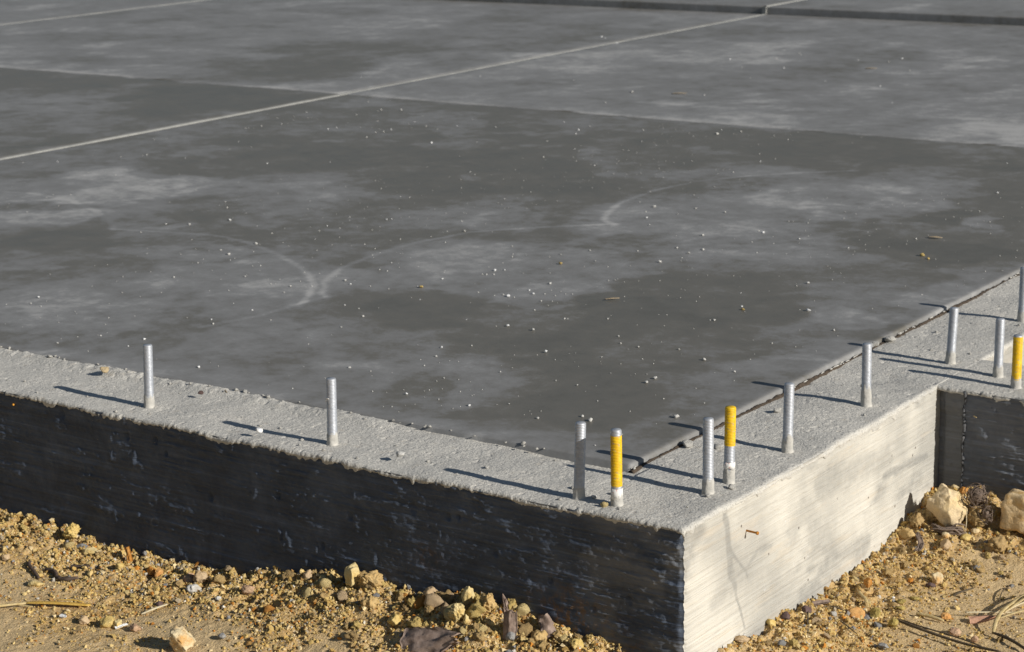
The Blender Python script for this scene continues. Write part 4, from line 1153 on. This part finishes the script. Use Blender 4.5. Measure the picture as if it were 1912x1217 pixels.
def s_sand():
    return rng.uniform(-1.9, -.7), rng.uniform(-.45, -.13), float(np.clip(rng.lognormal(math.log(.0045), .3), .003, .009))
def s_right():
    y = rng.uniform(.15, 1.0); return abs(rng.exponential(.05)) + .010, y, float(np.clip(rng.lognormal(math.log(.0062), .38), .004, .014))
def s_corner():
    return rng.uniform(.03, .42), rng.uniform(.86, 1.12), float(np.clip(rng.lognormal(math.log(.0085), .4), .0045, .018))
def s_rsand():
    return rng.uniform(.10, .45), rng.uniform(.40, .86), float(np.clip(rng.lognormal(math.log(.0042), .35), .003, .009))
scatter(85, s_left, 'by the dark wall', 'by the dark wall')
scatter(100, s_heap, 'heaped at the dark wall', 'heaped at the dark wall')
scatter(20, s_sand, 'on the flat sand', 'on the flat sand')
scatter(75, s_right, 'by the pale side face', 'by the pale face')
scatter(55, s_corner, 'in the inner corner', 'in the inner corner')
scatter(24, s_rsand, 'on the right-hand sand', 'on the right-hand sand')

# ------------------------------------------------------------------ crumbs on the ledge and on the slab
def lz(x, y):
    return float(ledge_z(np.array([x]), np.array([y]))[0])
def crumb(name, x, y, z, s, mat, lab, cat='crumb', group=None, k=None, asp=.7):
    o = link(name, variant('stone', int(rng.integers(0, 6)) if k is None else k, mat))
    o.scale = (s * rng.uniform(.85, 1.2), s * rng.uniform(.8, 1.1), s * asp)
    o.location = (x, y, z + s * asp * .7)
    o.rotation_euler = (0, 0, rng.uniform(0, 6.3))
    return tag(o, lab, cat, group)
for x, y, s, mt, lab in [(-1.73, .213, .012, 'cream', 'cream stone lying on the left ledge far from the corner'), (-1.397, .19, .007, 'purple', 'dark brown crumb on the ledge behind the far bolt'), (-1.076, .030, .009, 'whitebit', 'white mortar scrap at the ledge rim near the sticker bolt'),
                         (-.709, .054, .009, 'crumb', 'flat pale flake near the rim in the middle of the ledge'), (-.196, .033, .0085, 'paleyel', 'small yellow stone at the foot of the yellow bolt'), (-.240, .066, .006, 'crumb', 'grey lump between the bare and yellow corner bolts'),
                         (-.253, .452, .013, 'collar', 'largest grey lump beside the slab corner'), (-.19, .475, .011, 'collar', 'pale round lump behind the corner bolts'), (-.209, .770, .010, 'collar', 'grey lump casting a shadow beside the lone side bolt'), (-.045, .262, .008, 'collar', 'grey pebble between the corner bolts'),
                         (-.258, 1.468, .014, 'collar', 'long mortar lump sitting on the slab edge'), (-.272, 1.415, .010, 'collar', 'smaller mortar lump on the slab edge'), (-.22, .105, .006, 'collar', 'tiny grey lump by the shadowed bolt')]:
    crumb('stone' if mt in ('cream', 'paleyel') else 'mortar_lump', x, y, lz(x, y) if x > SLX else Z_SLAB, s, mt, lab, 'stone' if mt in ('cream', 'paleyel') else 'mortar lump')
v, f, t = tube_geo([(-1.363, .236, lz(-1.363, .236) + .003), (-1.347, .231, .004), (-1.331, .224, .003)], .0016, 6)
tag(link('twig', raw_mesh('twig', v, f, t), M['leafy']), 'tiny brown twig on the ledge near the slab', 'twig')
def lzone(x, y):
    if y > .26: return ' above the pilaster' if y > 1.1 else ' beside the side bolts'
    return ' round the far bolt' if x < -1.2 else ' round the sticker bolt' if x < -.6 else ' near the corner bolts'
for k in range(60):
    if rng.random() < .55:
        x, y = rng.uniform(-2.1, 0), rng.uniform(.01, .245)
    else:
        x, y = rng.uniform(-.25, -.01), rng.uniform(.2, 1.9)
    crumb('crumb', x, y, lz(x, y), float(np.clip(rng.lognormal(math.log(.0026), .4), .0012, .006)), 'collar', 'pale crumb of mortar on the rough ledge' + lzone(x, y), group='mortar crumbs on the ledge' + lzone(x, y))
# bits along the slab edge of the left ledge
for k in range(40):
    x = rng.uniform(-2.15, -.45)
    crumb('crumb', x, SLY + rng.uniform(-.012, .006), Z_SLAB - .001, float(np.clip(rng.lognormal(math.log(.0032), .4), .0015, .007)), 'collar', 'pale crumb of mortar along the slab edge' + lzone(x, 0), group='mortar crumbs along the slab edge' + lzone(x, 0))

CR = [(-.561, 1.623, .006), (-.362, .591, .0065), (-.509, .473, .006), (-.542, .491, .004), (-1.071, 1.08, .005), (-.92, .913, .005), (-.565, .843, .005), (-.564, .80, .0045), (-1.33, 1.55, .004), (-1.30, 1.42, .0042)]
while len(CR) < 290:
    if rng.random() < .86:
        x, y = rng.uniform(-4.3, -.32), rng.uniform(.35, 4.35)
    else:
        x, y = rng.uniform(-5.2, -1.2), rng.uniform(4.5, 7.2)
    if f2(np.array([x * 1.6]), np.array([y * 1.6]), 2, 150)[0] < rng.uniform(-.45, .35): continue
    CR.append((x, y, float(np.clip(rng.lognormal(math.log(.0023), .36), .0014, .005)) * (1 + .12 * max(0, y - 2))))
def szone(x, y):
    if y > 4.43: return ' beyond the cross joint'
    if y > 3: return ' just before the cross joint'
    if x > -1.0: return ' near the side edge'
    if y < 1.1: return ' near the front ledge'
    return ' among the scalloped trowel marks' if x > -2.3 else ' toward the pale joint strip'
for x, y, s in CR:
    crumb('crumb', x, y, Z_SLAB, s, 'whitebit' if rng.random() < .3 else 'crumb', 'pale crumb lying on the dark trowelled slab' + szone(x, y), group='pale crumbs on the slab' + szone(x, y), asp=.75)
gq = []
while len(gq) < 900:
    x, y = rng.uniform(-4.3, -.30), rng.uniform(.30, 4.4)
    if f2(np.array([x * 1.3 + 4]), np.array([y * 1.3]), 3, 151)[0] > rng.uniform(-.05, .45): gq.append((x, y))
gq = np.array(gq); n_ = len(gq)
gs = np.clip(rng.lognormal(math.log(.0011), .35, n_), .0006, .0022)
gvv = np.einsum('nij,njk->nik', v0[None] * (1 + .3 * rng.normal(size=(n_, 12, 1)).clip(-1.2, 1.2)) * gs[:, None, None], np.linalg.qr(rng.normal(size=(n_, 3, 3)))[0])
gvv += np.c_[gq, Z_SLAB + gs * .5][:, None, :]
tag(link('fine_grit', raw_mesh('fine_grit', gvv.reshape(-1, 3), None, (f0[None] + (np.arange(n_) * 12)[:, None, None]).reshape(-1, 3), smooth=False), M['crumb']), 'tiny white grains of grit dusted over the dark slab', 'grit', kind='stuff')
for x, y, s, lab in [(-.585, 2.409, .008, 'yellow crumb of clay on the slab near the side edge'), (-.552, 2.377, .005, 'smaller yellow crumb beside the one near the side edge'), (-1.618, 1.329, .006, 'tan crumb in the middle of the slab'), (-1.449, 1.784, .006, 'yellowish crumb near the scalloped trowel marks'), (-.714, 1.547, .005, 'rusty crumb on the dark part of the slab')]:
    crumb('clay_crumb', x, y, Z_SLAB, s, 'clodb', lab)
def leaf(x, y, L, W, rz, lab):
    a = np.linspace(0, 1, 12); b = np.linspace(-1, 1, 5)
    A, Bb = np.meshgrid(a, b, indexing='ij')
    w = W * np.sin(np.pi * np.clip(A, .02, .98)) ** .8
    P = np.stack([L * (A - .5), w * Bb + .15 * W * np.sin(4 * A), .003 + .10 * W * Bb ** 2 + .12 * W * np.sin(3 * A)], -1)
    o = link('dead_leaf', raw_mesh('dead_leaf', P, gridfaces(12, 5)), M['leafy'])
    o.modifiers.new('thickness', 'SOLIDIFY').thickness = .0005
    o.location = (x, y, Z_SLAB + .001); o.rotation_euler = (0, 0, rz)
    return tag(o, lab, 'leaf')
leaf(-1.075, 1.470, .042, .007, .9, 'dry tan leaf on the slab in front of the ledge corner')
leaf(-.655, 2.662, .045, .009, .2, 'dry tan leaf near the side edge of the slab')
leaf(-3.006, 5.153, .07, .012, .6, 'dry tan leaf beyond the cross joint')
leaf(-2.62, 6.4, .06, .012, .7, 'small dry leaf far back on the slab')
